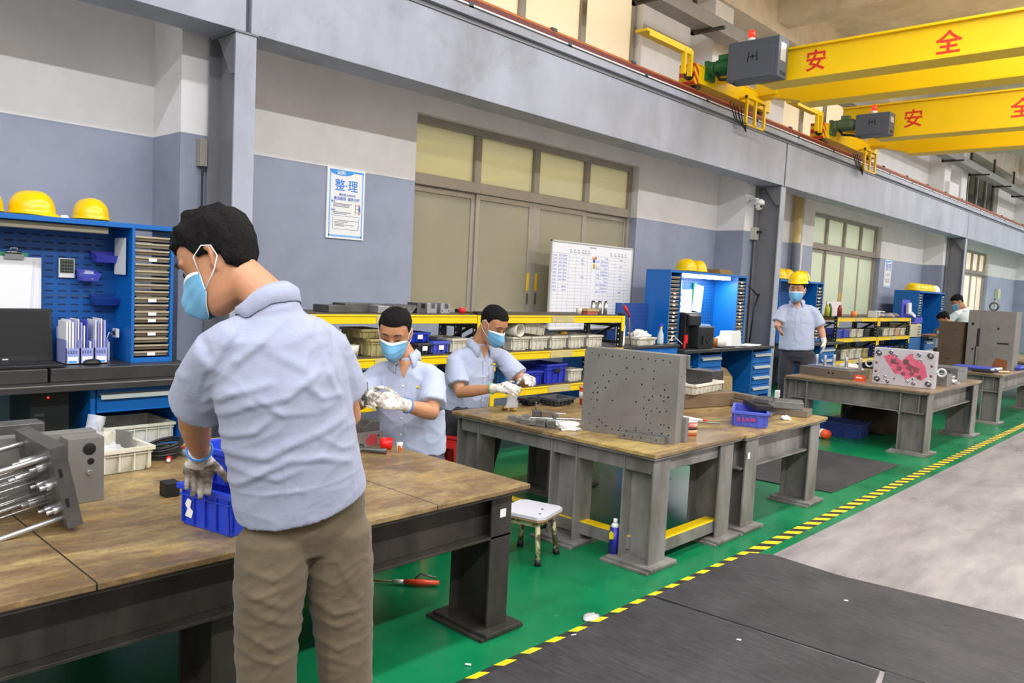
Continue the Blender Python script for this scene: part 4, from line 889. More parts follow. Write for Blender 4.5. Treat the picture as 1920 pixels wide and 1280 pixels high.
b = B(WHITE); b.loft([[(-.1, -.15, 0), (.1, -.15, 0), (.1, .15, 0), (-.1, .15, 0)], [(-.085, -.13, .2), (.085, -.13, .2), (.085, .13, .2), (-.085, .13, .2)]], smooth=False); o = one(b, 'white_box', 'white tapered box on the lit bench', 'box', bevel=.01, loc=(0, 0, 0)); o.location = (-5.05, 9.68, .801)
b = B(PAPER); 
for i in range(4): b.cbox((-5.0+.01*i, 10.1+.02*i, .804+.004*i), (.22, .3, .003), rz=.1*i)
one(b, 'paper_stack', 'loose papers at the right end of the lit bench', 'paper')
b = B(BLACK); b.box(-4.98, -4.88, 9.15, 9.5, .801, .815); one(b, 'keyboard', 'flat dark keyboard at the front edge of the lit bench', 'keyboard')
b = B(CARD); b.loft([[(-.12, -.2, 0), (.12, -.2, 0), (.12, .2, 0), (-.12, .2, 0)], [(-.1, -.18, .35), (.12, -.2, .38), (.1, .2, .36), (-.12, .18, .33)], [(-.05, -.1, .5), (.05, -.1, .52), (.04, .12, .48), (-.05, .1, .5)]], smooth=False); o = one(b, 'paper_sack', 'brown paper sack standing between the two drawer cabinets', 'sack', loc=(0, 0, 0)); o.location = (-5.2, 9.72, 0)
b = B(RED); b.box(-4.92, -4.9, 8.28, 8.34, .88, .98).box(-4.92, -4.9, 8.27, 8.3, .82, .9); one(b, 'red_clamp', 'small red clamp hanging at the left end of the lit hutch', 'clamp', bevel=.004)
# ---- bench behind the helmeted man and the far racks
def bott(label, c, r, h, m_): 
    b = B(m_); b.lathe([(.001, 0), (r, 0), (r, h*.7), (r*.5, h*.9), (r*.5, h), (.001, h)], c, 12); return one(b, 'bottle', label, 'bottle')
for i, (y, h, c, lab) in enumerate(((13.3, .2, (200, 190, 60), 'yellow bottle on the far rack top by the standing man\'s sleeve'), (13.4, .22, (70, 110, 60), 'green bottle on the far rack top by the standing man\'s sleeve'), (13.85, .2, (150, 50, 50), 'dark red bottle on the far rack top before the pale board'))): bott(lab, (-5.2, y, 1.196), .04, h, M('bottle colour %d' % i, c, .4))
b = B(M('pale pinkish board', (226, 216, 216), .5)); b.box(-5.35, -5.33, 13.6, 14.25, 1.196, 1.45); one(b, 'pale_board', 'pale board leaning on the far rack top', 'board')
b = B(M('small orange tub', (240, 150, 80), .5)); b.lathe([(.001, 0), (.05, 0), (.055, .1), (.001, .1)], (-5.15, 14.4, 1.196), 14); one(b, 'tub', 'small orange tub on the far rack top', 'tub')
b = B(WHITE); b.box(-5.15, -5.0, 15.1, 15.3, 1.196, 1.21).box(-5.15, -5.0, 15.1, 15.12, 1.21, 1.3).box(-5.15, -5.0, 15.28, 15.3, 1.21, 1.3).box(-5.15, -5.0, 15.1, 15.55, 1.3, 1.312); one(b, 'white_caddy', 'white open caddy on the far rack top', 'caddy')
for i in range(4): crumple('%s grey bundle on the farthest rack top' % ['first', 'second', 'third', 'fourth'][i], (-5.15, 15.7+i*.3, 1.196), .09, M('bundle %d' % (i % 2), (170-40*(i % 2), 150-30*(i % 2), 140), .7), 'bundle', i, (1, 1.4, .6), cat='bundle', sub=2)
t = thing('blue_rack_basket', 'violet blue perforated basket with white parts beside the far blue hutch', 'basket', (-5.1, 17.4, 1.2))
b = B(M('violet basket', (72, 72, 190), .5)); b.box(-5.2, -5.18, 17.1, 17.6, 1.1, 1.55).box(-5.2, -5.0, 17.1, 17.9, 1.08, 1.1).box(-5.02, -5.0, 17.4, 17.9, 1.1, 1.2); b.build('basket_body', t)
b = B(WHITE); b.cbox((-5.12, 17.35, 1.38), (.05, .18, .2), rx=.2).cbox((-5.08, 17.5, 1.24), (.05, .25, .07), rx=-.3); b.build('white_insert', t)
b = B(M('pale cabinet beige', (206, 196, 170), .6), M('cabinet gaps', (110, 100, 84), .7)); b.box(-5.4, -5.0, 17.15, 17.88, .8, 1.06); b.m(1)
for k in range(4): b.box(-5.0, -4.998, 17.62, 17.82, .83+k*.055, .855+k*.055)
one(b, 'parts_cabinet', 'small beige parts cabinet beside the far blue hutch', 'cabinet')
b = B(BLUE); b.box(-5.45, -5.0, 17.15, 17.9, 0, .78); one(b, 'blue_cabinet', 'plain blue cabinet under the beige parts cabinet', 'cabinet', bevel=.005)
random.seed(21)
for lv, z in (('middle', .84), ('lower', .46)):
    for i in range(11):
        y = 13.36+i*.335; 
        if 14.9 < y < 15.3: continue
        m_ = [BINV, BINV, BINW, BINW, BINK, BINW, BINK, BINW, BINW, M('peach bin', (216, 178, 150), .5), BINW][i] if lv == 'middle' else [BINK, BINW, BINW, BINW, BINY, BINW, BINV, BINV, BINB, BINK, BINK][i]
        nm = {id(BINV): 'faded blue', id(BINW): 'cream', id(BINK): 'dark grey', id(BINY): 'aged cream', id(BINB): 'blue'}.get(id(m_), 'peach')
        o = crate('storage_bin', '%s bin, number %s from the left on the %s shelf of the far racks' % (nm, ['one', 'two', 'three', 'four', 'five', 'six', 'seven', 'eight', 'nine', 'ten', 'eleven'][i], lv), (-5.2, y+.12, z+.001), (.34, .25, .14 if lv == 'middle' else .17), m_, ribs=2, group='bins on the far racks')
b = B(M('dark green bundle', (64, 66, 40), .8, var=.4)); 
random.seed(2)
for i in range(22): b.tube([(-5.2+random.uniform(-.1, .15), 13.9+random.uniform(-.35, .3), .64), (-5.2+random.uniform(-.1, .12), 13.9+random.uniform(-.35, .4), .80)], .008, 5)
tag(b.build('dark_sticks'), 'tangle of dark green and brown sticks on the lower shelf of the far rack', 'sticks', kind='stuff')
# ================================================================ THINGS ON THE TABLES
T = .641
# --- left table: ejector set
t = thing('ejector_assembly', 'open steel ejector plate with long polished pins at the left end of the near table', 'mould part', (-2.85, .85, T))
mx = TM(-2.84, .845, T+.012, 0, .21)
b = B(STEELD, BLACK); b.box(-.2, .17, 0, .045, 0, .27)
b.m(1).box(.1695, .1715, .01, .02, .17, .2).box(.1695, .1715, .01, .02, .07, .1); b.tr(mx); b.build('ejector_plate', t, .003)
GP = M('polished guide pin', (200, 200, 204), .28, .85)
for (x, z) in ((.13, .03), (.13, .235), (-.12, .03), (-.12, .235)):
    b = B(GP); b.cyl((x, 0, z), (x, -.2, z), .0085, 16).tr(mx); b.build('guide_pin', t, .001)
for i, (x, z) in enumerate(((.06, .19), (.08, .175), (.03, .165), (-.02, .18), (.09, .16), (.05, .11), (.085, .1), (.02, .095), (-.04, .1), (.1, .085))):
    b = B(GP); b.cyl((x, 0, z), (x, -.24, z-.0), .0022, 8).tr(mx); b.build('ejector_pin', t)
for i, (x, z, r_, l_) in enumerate(((.1, .2, .012, .03), (.0, .205, .014, .05), (.12, .14, .014, .02), (-.06, .14, .016, .06), (.06, .135, .01, .03), (-.02, .06, .015, .05), (.08, .055, .011, .03), (.13, .06, .012, .02))):
    b = B(STEELB); b.cyl((x, 0, z), (x, -l_, z), r_, 14).cyl((x, -l_, z), (x, -l_-.02, z), r_*.6, 12).tr(mx); b.build('bushing', t, .001)
steel_block('dark steel plate standing at the extreme left edge of the near table', (-2.93, .50, T), (.34, .05, .25))
b = B(PLATE, BLACK, STEELB); b.box(-3.12, -3.06, .2, 1.06, T, .885); b.box(-3.06, -2.98, .94, 1.06, T, .875); b.m(1).cyl((-2.981, 1.01, .835), (-2.978, 1.01, .835), .022, 20).cyl((-2.981, 1.015, .79), (-2.978, 1.015, .79), .012, 16).cyl((-3.06, .6, .83), (-3.058, .6, .83), .02, 16); b.m(2).cyl((-2.982, 1.01, .75), (-2.975, 1.01, .75), .009, 12)
one(b, 'mould_plate', 'grey mould plate standing behind the ejector pins, with a large round hole at its end', 'mould part', bevel=.003)
b = B(STEELD, STEELB); b.box(-3.4, -3.3, .2, .96, T, .885); b.m(1).cyl((-3.36, .62, .885), (-3.36, .62, .9), .02, 14).cyl((-3.36, .55, .9), (-3.36, .7, .9), .014, 12); one(b, 'mould_plate', 'rearmost dark steel plate at the left end of the near table', 'mould part', bevel=.003)
crate('storage_bin', 'dirty white bin full of bagged steel parts on the near table', (-3.5, 1.225, T), (.4, .29, .105), BINW, rz=.06, ribs=4, taper=.04)
FILM = M('clear plastic film', (224, 226, 232), .12, alpha=.45, spec=.8)
b = B(FILM); b.loft([[(-.045+.01*sin(k*3+i), 0, 0) if 0 else ((.05*cos(k*pi/6)*(1-.25*i/5)+.008*sin(k*2.3+i*1.7)), (.035*sin(k*pi/6)*(1-.1*i/5)+.008*cos(k*3.1+i*2.1)), i*.034) for k in range(12)] for i in range(6)]); b.tr(TM(-3.56, 1.2, T+.04, 0, -.25, -.1)); one(b, 'plastic_bag', 'clear plastic bag standing up out of the white bin', 'bag')
crumple('smaller crumpled clear bag lying in the white bin', (-3.4, 1.24, T+.06), .045, FILM, 'plastic_bag', 9, (.8, 1.2, .8), cat='bag', sub=3)
steel_block('steel plate standing upright at the right side of the white bin', (-3.46, 1.31, T+.04), (.09, .012, .11), rz=.35, mat=PLATE)
steel_block('flat grey steel plate lying in the left of the white bin', (-3.5, 1.16, T+.07), (.12, .09, .02), mat=PLATE)
b = B(M('black air hose', (26, 26, 28), .4))
for k in range(5): b.torus((-3.52, 1.49+.004*k, T+.012+k*.012), .075+.006*(k % 2), .006, Matrix.Rotation(.06*k, 4, 'X'))
one(b, 'coiled_hose', 'black coiled hose behind the white bin on the near table', 'hose')
b = B(RED, WHITE); b.tube([(-3.40, 1.475, T+.012), (-3.43, 1.49, T+.012)], .011, 12); b.m(1).tube([(-3.385, 1.468, T+.011), (-3.40, 1.475, T+.011)], .008, 10); one(b, 'screw_cap', 'small red and white plug beside the coiled hose', 'plug')
steel_block('small black cube beside the blue crates', (-2.9, 1.265, T), (.055, .055, .055), mat=BLACKM)
b = B(CARD); b.box(-3.56, -3.42, 1.74, 1.86, T, T+.05); one(b, 'cardboard_box', 'small cardboard box half hidden behind the standing man', 'box', bevel=.002)
b = B(ALU, ORANGE); b.cyl((-3.5, 1.62, T), (-3.5, 1.62, T+.03), .045, 24); b.m(1).cyl((-3.5, 1.62, T+.03), (-3.5, 1.62, T+.034), .04, 24); one(b, 'tin', 'low round tin with an orange lid near the blue crates', 'tin')
crate('parts_crate', 'large blue crate on the near table under the gloved hand', (-2.475, 1.355, T), (.27, .38, .14), BINB2, rz=.22, ribs=4, taper=.012)
b = B(WHITE); b.prism([(-.02, 0), (.012, -.004), (.02, .02), (.005, .03), (.012, .055), (-.008, .06), (-.02, .04), (-.008, .025)], 'y', -.0005, .0008); b.tr(TM(-2.505, 1.158, T+.035, .22)); o = one(b, 'torn_label', 'torn white label on the side of the large blue crate', 'label')
crate('parts_crate', 'smaller blue crate stacked in the large blue crate on the near table', (-2.52, 1.335, T+.142), (.2, .26, .12), BINB2, rz=.22, ribs=3, taper=.012)
# beside the first seated man
t = thing('mould_insert', 'steel mould insert with a red stained face in front of the first seated man', 'mould part', (-3.2, 2.38, T))
b = B(PLATE, BLACK); b.box(-3.23, -3.17, 2.2, 2.47, T, T+.075); b.m(1)
for y, z in ((2.42, .02), (2.44, .055), (2.3, .05), (2.33, .02), (2.38, .022)): b.cyl((-3.17, y, T+z), (-3.1692, y, T+z), .006, 10)
b.build('insert_body', t, .003)
b = B(STEELD); b.prism([(2.2, T+.07), (2.46, T+.07), (2.46, T+.125), (2.4, T+.128), (2.36, T+.1), (2.3, T+.125), (2.2, T+.12)], 'x', -3.26, -3.19); b.build('profile_block', t, .003)
b = B(M('red marking paste', (172, 60, 62), .5)); b.prism([(2.37, T+.01), (2.43, T+.01), (2.43, T+.06), (2.39, T+.065), (2.36, T+.04)], 'x', -3.17, -3.1689); b.build('red_stain', t)
cup('red plastic cup on the near table beside the wrench', (-3.10, 2.435, T), .034, .05, M('bright red plastic', (240, 24, 24), .35), 'cup')
b = B(M('clear cup film', (230, 232, 228), .2, alpha=.6), M('amber label', (190, 90, 20), .4)); b.lathe([(.001, 0), (.012, 0), (.017, .05), (.001, .05)], (-3.0, 2.44, T), 14); b.m(1).box(-2.992, -2.986, 2.425, 2.445, T+.004, T+.036); one(b, 'vial', 'small clear vial with an amber label at the end of the near table', 'vial')
b = B(STEELD); b.tube([(-3.17, 2.23, T+.02), (-3.09, 2.29, T+.016), (-3.0, 2.36, T+.014)], [.011, .01, .014], 12).tube([(-3.12, 2.2, T+.012), (-3.09, 2.29, T+.014), (-3.15, 2.33, T+.02)], .008, 10); one(b, 'wrench', 'dark steel T wrench lying beside the red cup', 'wrench')
# --- middle table
t = thing('drilled_plate', 'big grey steel plate full of small holes standing on the middle table', 'mould part', (-2.6, 3.82, T))
mx = TM(-2.885, 3.735, T, .165)
b = B(PLATE, BLACK); R_ = .035; w, h = .6, .5
prof = [(0, .02), (.02, 0), (w, 0), (w, h)]+[(R_-R_*sin(a), h-R_+R_*cos(a)) for a in [pi/2*i/6 for i in range(7)]]
b.prism(prof, 'y', 0, .105); b.box(w-.001, w+.0, .0, .105, .0, .0)
b.m(1); random.seed(8)
hs = [(.05+i*.045, h-.035-(.008 if i % 2 else 0)) for i in range(12)]+[(.06+i*.05, .045-(.014 if i % 2 else 0)) for i in range(11)]
hs += [(.28, .4), (.33, .38), (.38, .405), (.45, .4), (.45, .355), (.175, .37), (.22, .355), (.28, .335), (.13, .34), (.17, .31), (.38, .315), (.45, .3), (.52, .33), (.52, .3), (.5, .265), (.52, .26), (.545, .26), (.52, .235), (.45, .255), (.08, .29), (.1, .265), (.07, .23), (.1, .235), (.06, .19), (.1, .19), (.08, .14), (.15, .27), (.2, .2), (.35, .21), (.4, .18), (.42, .145), (.45, .17), (.48, .19), (.5, .17), (.54, .18), (.16, .1), (.12, .075), (.14, .06), (.17, .045), (.26, .06), (.36, .06), (.42, .12), (.45, .1), (.44, .06), (.51, .1), (.53, .1), (.52, .05), (.56, .09), (.05, .1), (.25, .03), (.3, .035), (.32, .01), (.47, .02), (.4, .245), (.43, .23)]
for x, z in hs:
    r_ = random.uniform(.0035, .0058); b.cyl((x, .002, z), (x, -.0006, z), r_, 12)
for x, z in ((.04, .38), (.06, .2)): b.cyl((w-.002, x, z), (w+.0006, x, z), .005, 12)
b.tr(mx); b.build('plate_body', t, .0025)
b = B(PLATE); b.box(w-.04, w+.02, .105, .15, 0, .14).box(w-.06, w+.015, .105, .12, .42, h); b.tr(mx); b.build('rear_bracket', t, .003)
steel_block('short steel bar with four holes lying before the big drilled plate', (-2.46, 3.76, T), (.27, .05, .038), rz=.25, mat=STEEL, holes=[('-y', -.1, .02, .006), ('-y', -.05, .02, .004), ('-y', 0, .02, .005), ('-y', .09, .02, .005)])
t = thing('paste_tin', 'orange and black labelled tin with a brush on top, right of the drilled plate', 'tin', (-2.42, 4.19, T))
b = B(ORANGE, BLACK, M('tin cream label', (222, 160, 110), .5), ALU); c = (-2.42, 4.19); 
b.cyl((c[0], c[1], T), (c[0], c[1], T+.008), .053, 28); b.m(2).cyl((c[0], c[1], T+.008), (c[0], c[1], T+.033), .0535, 28); b.m(1).cyl((c[0], c[1], T+.033), (c[0], c[1], T+.046), .0537, 28); b.m(0).cyl((c[0], c[1], T+.046), (c[0], c[1], T+.078), .0535, 28); b.m(3).cyl((c[0], c[1], T+.078), (c[0], c[1], T+.084), .055, 28)
b.build('tin_body', t)
for a0, ch in ((-.95, '红'), (-.62, '丹'), (-.3, '合'), (.02, '模'), (.34, '膏')):
    a = a0+.0; text(ch, .022, Matrix.Translation((c[0], c[1], T+.062)) @ Matrix.Rotation(a+.0, 4, 'Z') @ Matrix(((0, 0, 1, .0537), (1, 0, 0, 0), (0, 1, 0, 0), (0, 0, 0, 1))), WHITE, 'lettering', t, extrude=.0003)
t = thing('brush', 'white handled brush lying across the paste tin', 'brush', (-2.43, 4.19, T+.09))
b = B(WHITE, RED); b.tube([(-2.47, 4.16, T+.1), (-2.42, 4.2, T+.095), (-2.36, 4.25, T+.088)], [(.012, .006), (.009, .005), (.006, .005)], 10); b.m(1).tube([(-2.36, 4.25, T+.088), (-2.34, 4.268, T+.086)], .006, 8); b.build('handle', t)
b = B(BLACK); b.tube([(-2.47, 4.16, T+.1), (-2.5, 4.13, T+.1)], [(.016, .01), (.02, .012)], 10); b.build('bristles', t)
b = B(PAPER); b.box(-2.55, -2.46, 4.28, 4.36, T, T+.002); b.box(-2.5, -2.49, 4.02, 4.06, T, T+.06); one(b, 'paper_scrap', 'folded scrap of white paper between the drilled plate and the paste tin', 'paper')
crate('parts_tray', 'dirty white shallow tray behind the paste tin', (-3.1, 5.35, .74), (.34, .5, .08), BINW, rz=.08, ribs=6)
b = B(M('brown wooden beam', (120, 98, 74), .6, var=.3)); b.cbox((-3.0, 5.3, .686), (.1, .75, .105), rz=-.25); one(b, 'wood_beam', 'thick brown beam under the white shallow tray', 'beam', bevel=.004)
steel_block('tall dark mould block behind the white tray, left of its pair', (-3.42, 5.62, T), (.22, .2, .25), mat=STEELD, holes=[('-y', .05, .18, .01)])
steel_block('tall dark mould block behind the white tray, right of its pair, drilled with holes', (-3.15, 5.66, T), (.22, .2, .24), mat=M('dark drilled steel', (74, 72, 74), .5, .5, var=.3), holes=[('x', 0, .2, .012), ('x', .05, .1, .008), ('x', -.05, .08, .008), ('x', .02, .04, .006), ('-y', .0, .18, .01), ('-y', .06, .1, .008)])
steel_block('long grey steel bar lying behind the blue crate of parts', (-2.95, 5.66, T), (.55, .09, .05), rz=-.28, mat=M('warm steel', (138, 126, 112), .45, .5, var=.3))
steel_block('second long grey steel bar stacked on the first behind the blue crate', (-2.93, 5.68, T+.052), (.5, .08, .04), rz=-.22, mat=M('warm steel', (138, 126, 112), .45, .5))
CR = (-2.42, 5.0, .633)
crate('parts_crate', 'faded blue crate of dark steel parts on the joined table', CR, (.24, .42, .1), BINV, rz=.45, ribs=4, taper=.01)
b = B(M('red marker on crate', (170, 50, 110), .6)); mx = TM(CR[0], CR[1], CR[2], .45)
for u0, w_ in ((-.03, .018), (.0, .012), (.025, .02), (.055, .03)): b.box(.116, .1185, u0-.05, u0+w_-.05, .035+.004*(u0 > 0), .06)
b.tr(mx @ Matrix.Rotation(-pi/2, 4, 'Z') @ Matrix.Translation((.09, 0, 0))); one(b, 'crate_marking', 'red handwritten marking on the faded blue crate', 'marking')
steel_block('dark angled steel part sticking out of the faded blue crate', (-2.40, 5.06, .735), (.12, .3, .035), rz=.75, mat=BLACKM)
steel_block('second dark steel part lying on the angled one in the faded blue crate', (-2.38, 5.12, .771), (.1, .18, .03), rz=.2, mat=STEELD)
steel_block('pale wedge of steel at the end of the faded blue crate', (-2.33, 5.2, .802), (.03, .06, .05), rz=.3, mat=ALU)
b = B(STEEL); b.tube([(-2.72, 4.55, T+.008), (-2.47, 4.68, T+.008)], .006, 10); one(b, 'steel_rod', 'thin steel rod lying left of the faded blue crate', 'rod')
steel_block('grey steel plate under another at the far corner of the joined table', (-2.42, 5.64, .633), (.28, .18, .05), rz=.2, mat=M('warm steel', (138, 126, 112), .45, .5))
steel_block('grey steel plate topmost at the far corner of the joined table', (-2.46, 5.62, .684), (.26, .2, .05), rz=.45, mat=STEEL)
steel_block('flat square steel plate beside the corner stack', (-2.52, 5.42, .633), (.14, .16, .02), rz=.2, mat=STEEL)
crumple('white rag between the blue crate and the corner steel plates', (-2.33, 5.36, .633), .035, CLOTH, 'rag', 5, cat='cloth', sub=3)
# left part of the middle table
random.seed(4)
rods = [((-3.33, 3.60), (-3.02, 3.86)), ((-3.25, 3.59), (-2.98, 3.80)), ((-3.2, 3.58), (-2.92, 3.77)), ((-3.13, 3.57), (-2.9, 3.73)), ((-3.16, 3.62), (-2.93, 3.82)), ((-3.28, 3.68), (-3.0, 3.98))]
for i, (a, c) in enumerate(rods):
    b = B(STEELB, STEEL); z = T+.01+.004*(i % 2); A_, C_ = Vector((*a, z)), Vector((*c, z)); d = (C_-A_).normalized()
    b.tube([A_, C_], .0065, 10); b.m(1).cbox(tuple(A_+Vector((0, 0, .005))), (.05, .035, .03), rz=math.atan2(d.y, d.x))
    one(b, 'lifter_rod', '%s of the square headed steel rods on the middle table' % ['rearmost', 'second', 'third', 'nearest', 'fifth', 'longest'][i], 'rod', 'square headed rods', bevel=.0015)
for i, (x, y, d, lab) in enumerate(((-3.08, 3.60, (.06, .05, .045), 'small steel cube nearest the front edge of the middle table'), (-3.02, 3.62, (.05, .05, .04), 'small steel cube beside the nearest one'), (-3.34, 3.84, (.045, .04, .04), 'dark small block standing by the upright screw'), (-3.27, 3.86, (.07, .05, .042), 'wide dark block behind the upright screw'), (-3.16, 3.82, (.035, .03, .045), 'small pale block right of the wide dark block'))): steel_block(lab, (x, y, T), d, rz=.4+.2*i, mat=[STEEL, STEELD, STEELD, M('warm steel', (138, 126, 112), .45, .5), STEEL][i])
b = B(STEELD); b.cyl((-3.36, 3.86, T), (-3.36, 3.86, T+.085), .005, 10).cyl((-3.36, 3.86, T+.08), (-3.36, 3.86, T+.09), .008, 10); one(b, 'upright_screw', 'thin dark screw standing upright on the middle table', 'screw')
b = B(STEELB); b.tube([(-3.36, 3.98, T+.012), (-3.24, 4.02, T+.012)], .005, 8); one(b, 'short_pin', 'short bright pin lying behind the small blocks', 'pin')
b = B(M('brass fitting', (170, 140, 70), .35, .8)); b.cyl((-3.62, 3.84, T), (-3.62, 3.84, T+.03), .02, 16).cyl((-3.56, 3.86, T), (-3.56, 3.86, T+.02), .022, 16); one(b, 'brass_fitting', 'brass fittings beside the clear bag on the middle table', 'fitting')
crumple('bunched white cotton glove lying before the drilled plate', (-2.93, 3.68, T), .05, CLOTH, 'work_glove', 6, (1.1, 1.3, .6), cat='glove')
crate('parts_tray', 'dark grey shallow tray on the middle table behind the bag', (-3.6, 4.36, T), (.18, .24, .055), BINK, rz=.1, ribs=4)
crate('parts_tray', 'small black tray beside the dark grey one', (-3.68, 4.15, T), (.12, .12, .05), M('black bin', (30, 30, 34), .5), ribs=2)
t = thing('grease_pail', 'orange and white printed pail behind the drilled plate', 'pail', (-3.5, 4.6, T))
b = B(ORANGE, WHITE); b.lathe([(.001, 0), (.06, 0), (.068, .12), (.001, .12)], (-3.5, 4.6, T), 24); b.m(1).cyl((-3.5, 4.6, T+.04), (-3.5, 4.6, T+.09), .068, 24); b.build('pail_body', t)
text('Prin', .04, Matrix.Translation((-3.5, 4.6, T+.065)) @ Matrix.Rotation(-.5, 4, 'Z') @ Matrix(((0, 0, 1, .0685), (1, 0, 0, 0), (0, 1, 0, 0), (0, 0, 0, 1))), BLACK, 'lettering', t, extrude=.0004, bold=.0008)
b = B(M('pail lid', (236, 170, 120), .5)); b.cyl((-3.5, 4.6, T+.12), (-3.5, 4.6, T+.128), .074, 24); b.build('lid', t)
# --- third table
t = thing('pillar_plate', 'low steel mould base with four upright guide pillars on the third table', 'mould part', (-3.35, 8.75, T))
b = B(M('warm steel', (138, 126, 112), .45, .5), BLACK, STEELB); mx = TM(-3.33, 8.85, T, -.16); b.box(-.3, .3, -.2, .2, 0, .09); b.m(2).box(-.24, .24, -.14, .14, .09, .11); b.m(1).cyl((.05, -.201, .05), (.05, -.2005, .05), .012, 14).cyl((.1, -.201, .05), (.1, -.2005, .05), .012, 14); b.tr(mx); b.build('base_plate', t, .004)
for x, y in ((-.16, -.1), (-.05, -.12), (-.08, .12), (.18, -.08), (.25, .08)):
    b = B(STEELB); b.cyl((x, y, .09), (x, y, .23), .018, 18); b.tr(mx); b.build('guide_pillar', t, .002)
t = thing('cavity_plate', 'pale steel mould plate with a pink stained cavity standing on the third table', 'mould part', (-2.54, 8.7, T))
mx = TM(-2.545, 8.62, T, .12); PW, PH = .29, .375
PK = M('pink marking paste', (222, 112, 134), .5, 0, scale=14, col2=(196, 76, 104)); PKD = M('shaded pink paste', (150, 84, 92), .5, .2, var=.3, scale=20)  # darker pink paints the shade of recesses into the cavity
b = B(M('pale machined steel', (204, 196, 202), .4, .35, var=.1)); b.box(-PW, PW, 0, .14, 0, PH); b.tr(mx); b.build('plate_body', t, .004)
b = B(PK); b.prism([(-.2, .29), (-.12, .32), (-.13, .34), (-.06, .28), (-.02, .26), (.04, .33), (.07, .34), (.09, .29), (.16, .27), (.2, .22), (.22, .12), (.17, .07), (.1, .11), (.02, .07), (-.0, .12), (-.08, .12), (-.14, .2)], 'y', -.0012, .001); b.tr(mx); b.build('cavity_paste', t)
b = B(PKD, STEELD); 
for cx, cz, rx_, a in ((-.1, .25, .035, .7), (.02, .25, .038, .8), (-.04, .18, .03, .4), (.06, .2, .04, .2), (.0, .13, .025, .9), (.12, .18, .035, .6), (.15, .11, .028, .8), (.08, .14, .025, .3), (-.06, .23, .02, .1)):
    b.prism([(cx+rx_*cos(a+k*pi/2), cz+rx_*sin(a+k*pi/2)) for k in range(4)], 'y', -.006, .001)
b.m(1)
for cx, cz, rx_, a in ((-.1, .25, .018, .7), (.02, .25, .02, .8), (.15, .11, .014, .8)): b.prism([(cx+rx_*cos(a+k*pi/2), cz+rx_*sin(a+k*pi/2)) for k in range(4)], 'y', -.0075, .001)
b.tr(mx); b.build('cavity_relief', t, .002)
for i, (x, z, r_) in enumerate(((-.245, .32, .032), (.235, .33, .032), (-.245, .05, .032), (.235, .045, .032), (-.13, .335, .02), (-.075, .305, .013), (.13, .33, .02), (.15, .275, .012), (-.17, .08, .012), (-.145, .03, .018), (.1, .035, .018), (.04, .05, .014))):
    b = B(STEELB, STEELD); b.torus((x, -.001, z), r_, .004, Matrix.Rotation(pi/2, 4, 'X'), 22, 6); b.m(1).cyl((x, -.0018, z), (x, .002, z), r_, 20); b.m(0).cyl((x+.1*r_, -.003, z-.2*r_), (x, .002, z), r_*.5, 16); b.tr(mx); b.build('bore', t)
b = B(BLACK, PKD)
for x, z in ((.07, .33), (-.1, .31), (-.08, .07), (.09, .08)): b.cyl((x, -.001, z), (x, .002, z), .008, 12)
b.m(1)
for x, z in ((-.26, .22), (-.26, .13), (.255, .23), (.255, .13)): b.cyl((x, -.001, z), (x, .002, z), .014, 14)
b.tr(mx); b.build('screw_holes', t)
for s_, zc in ((-1, .2), (1, .17)):
    b = B(ALU); b.torus((s_*(PW+.05), .06, zc), .036, .01, Matrix.Rotation(pi/2, 4, 'X')).cyl((s_*PW, .06, zc), (s_*(PW+.02), .06, zc), .016, 14); b.tr(mx); b.build('eye_bolt', t)
steel_block('squarish steel block just right of the pink stained plate', (-2.42, 9.25, T), (.3, .24, .12), rz=.05, mat=STEEL, holes=[('-y', 0, .07, .01)])
steel_block('long steel mould half behind the squarish block on the third table', (-2.5, 9.85, T), (.42, .4, .16), rz=.0, mat=STEEL, holes=[('-y', .0, .12, .012), ('-y', .12, .12, .01), ('x', .0, .12, .014)])
b = B(STEELB); b.cyl((-2.3, 9.5, T), (-2.3, 9.5, T+.05), .045, 20).cyl((-2.3, 9.5, T+.05), (-2.3, 9.5, T+.09), .02, 16).box(-2.38, -2.24, 9.44, 9.56, T, T+.02); one(b, 'locating_ring', 'small stepped steel ring near the right edge of the third table', 'mould part')
steel_block('dark low steel block far back on the third table', (-3.0, 10.1, T), (.5, .3, .22), mat=STEELD)
crumple('whitish plastic bundle behind the mould base on the third table', (-3.4, 9.5, T), .12, M('pale plastic bundle', (206, 204, 198), .6), 'plastic_bundle', 12, (1.1, 1.6, .6), cat='bundle', sub=3)
b = B(ORANGE, WHITE); b.box(-3.02, -2.92, 8.6, 8.66, T, T+.06); b.m(1).box(-3.0, -2.94, 8.598, 8.6, T+.03, T+.045); one(b, 'orange_box', 'small orange and white box between the mould base and the pink plate', 'box')
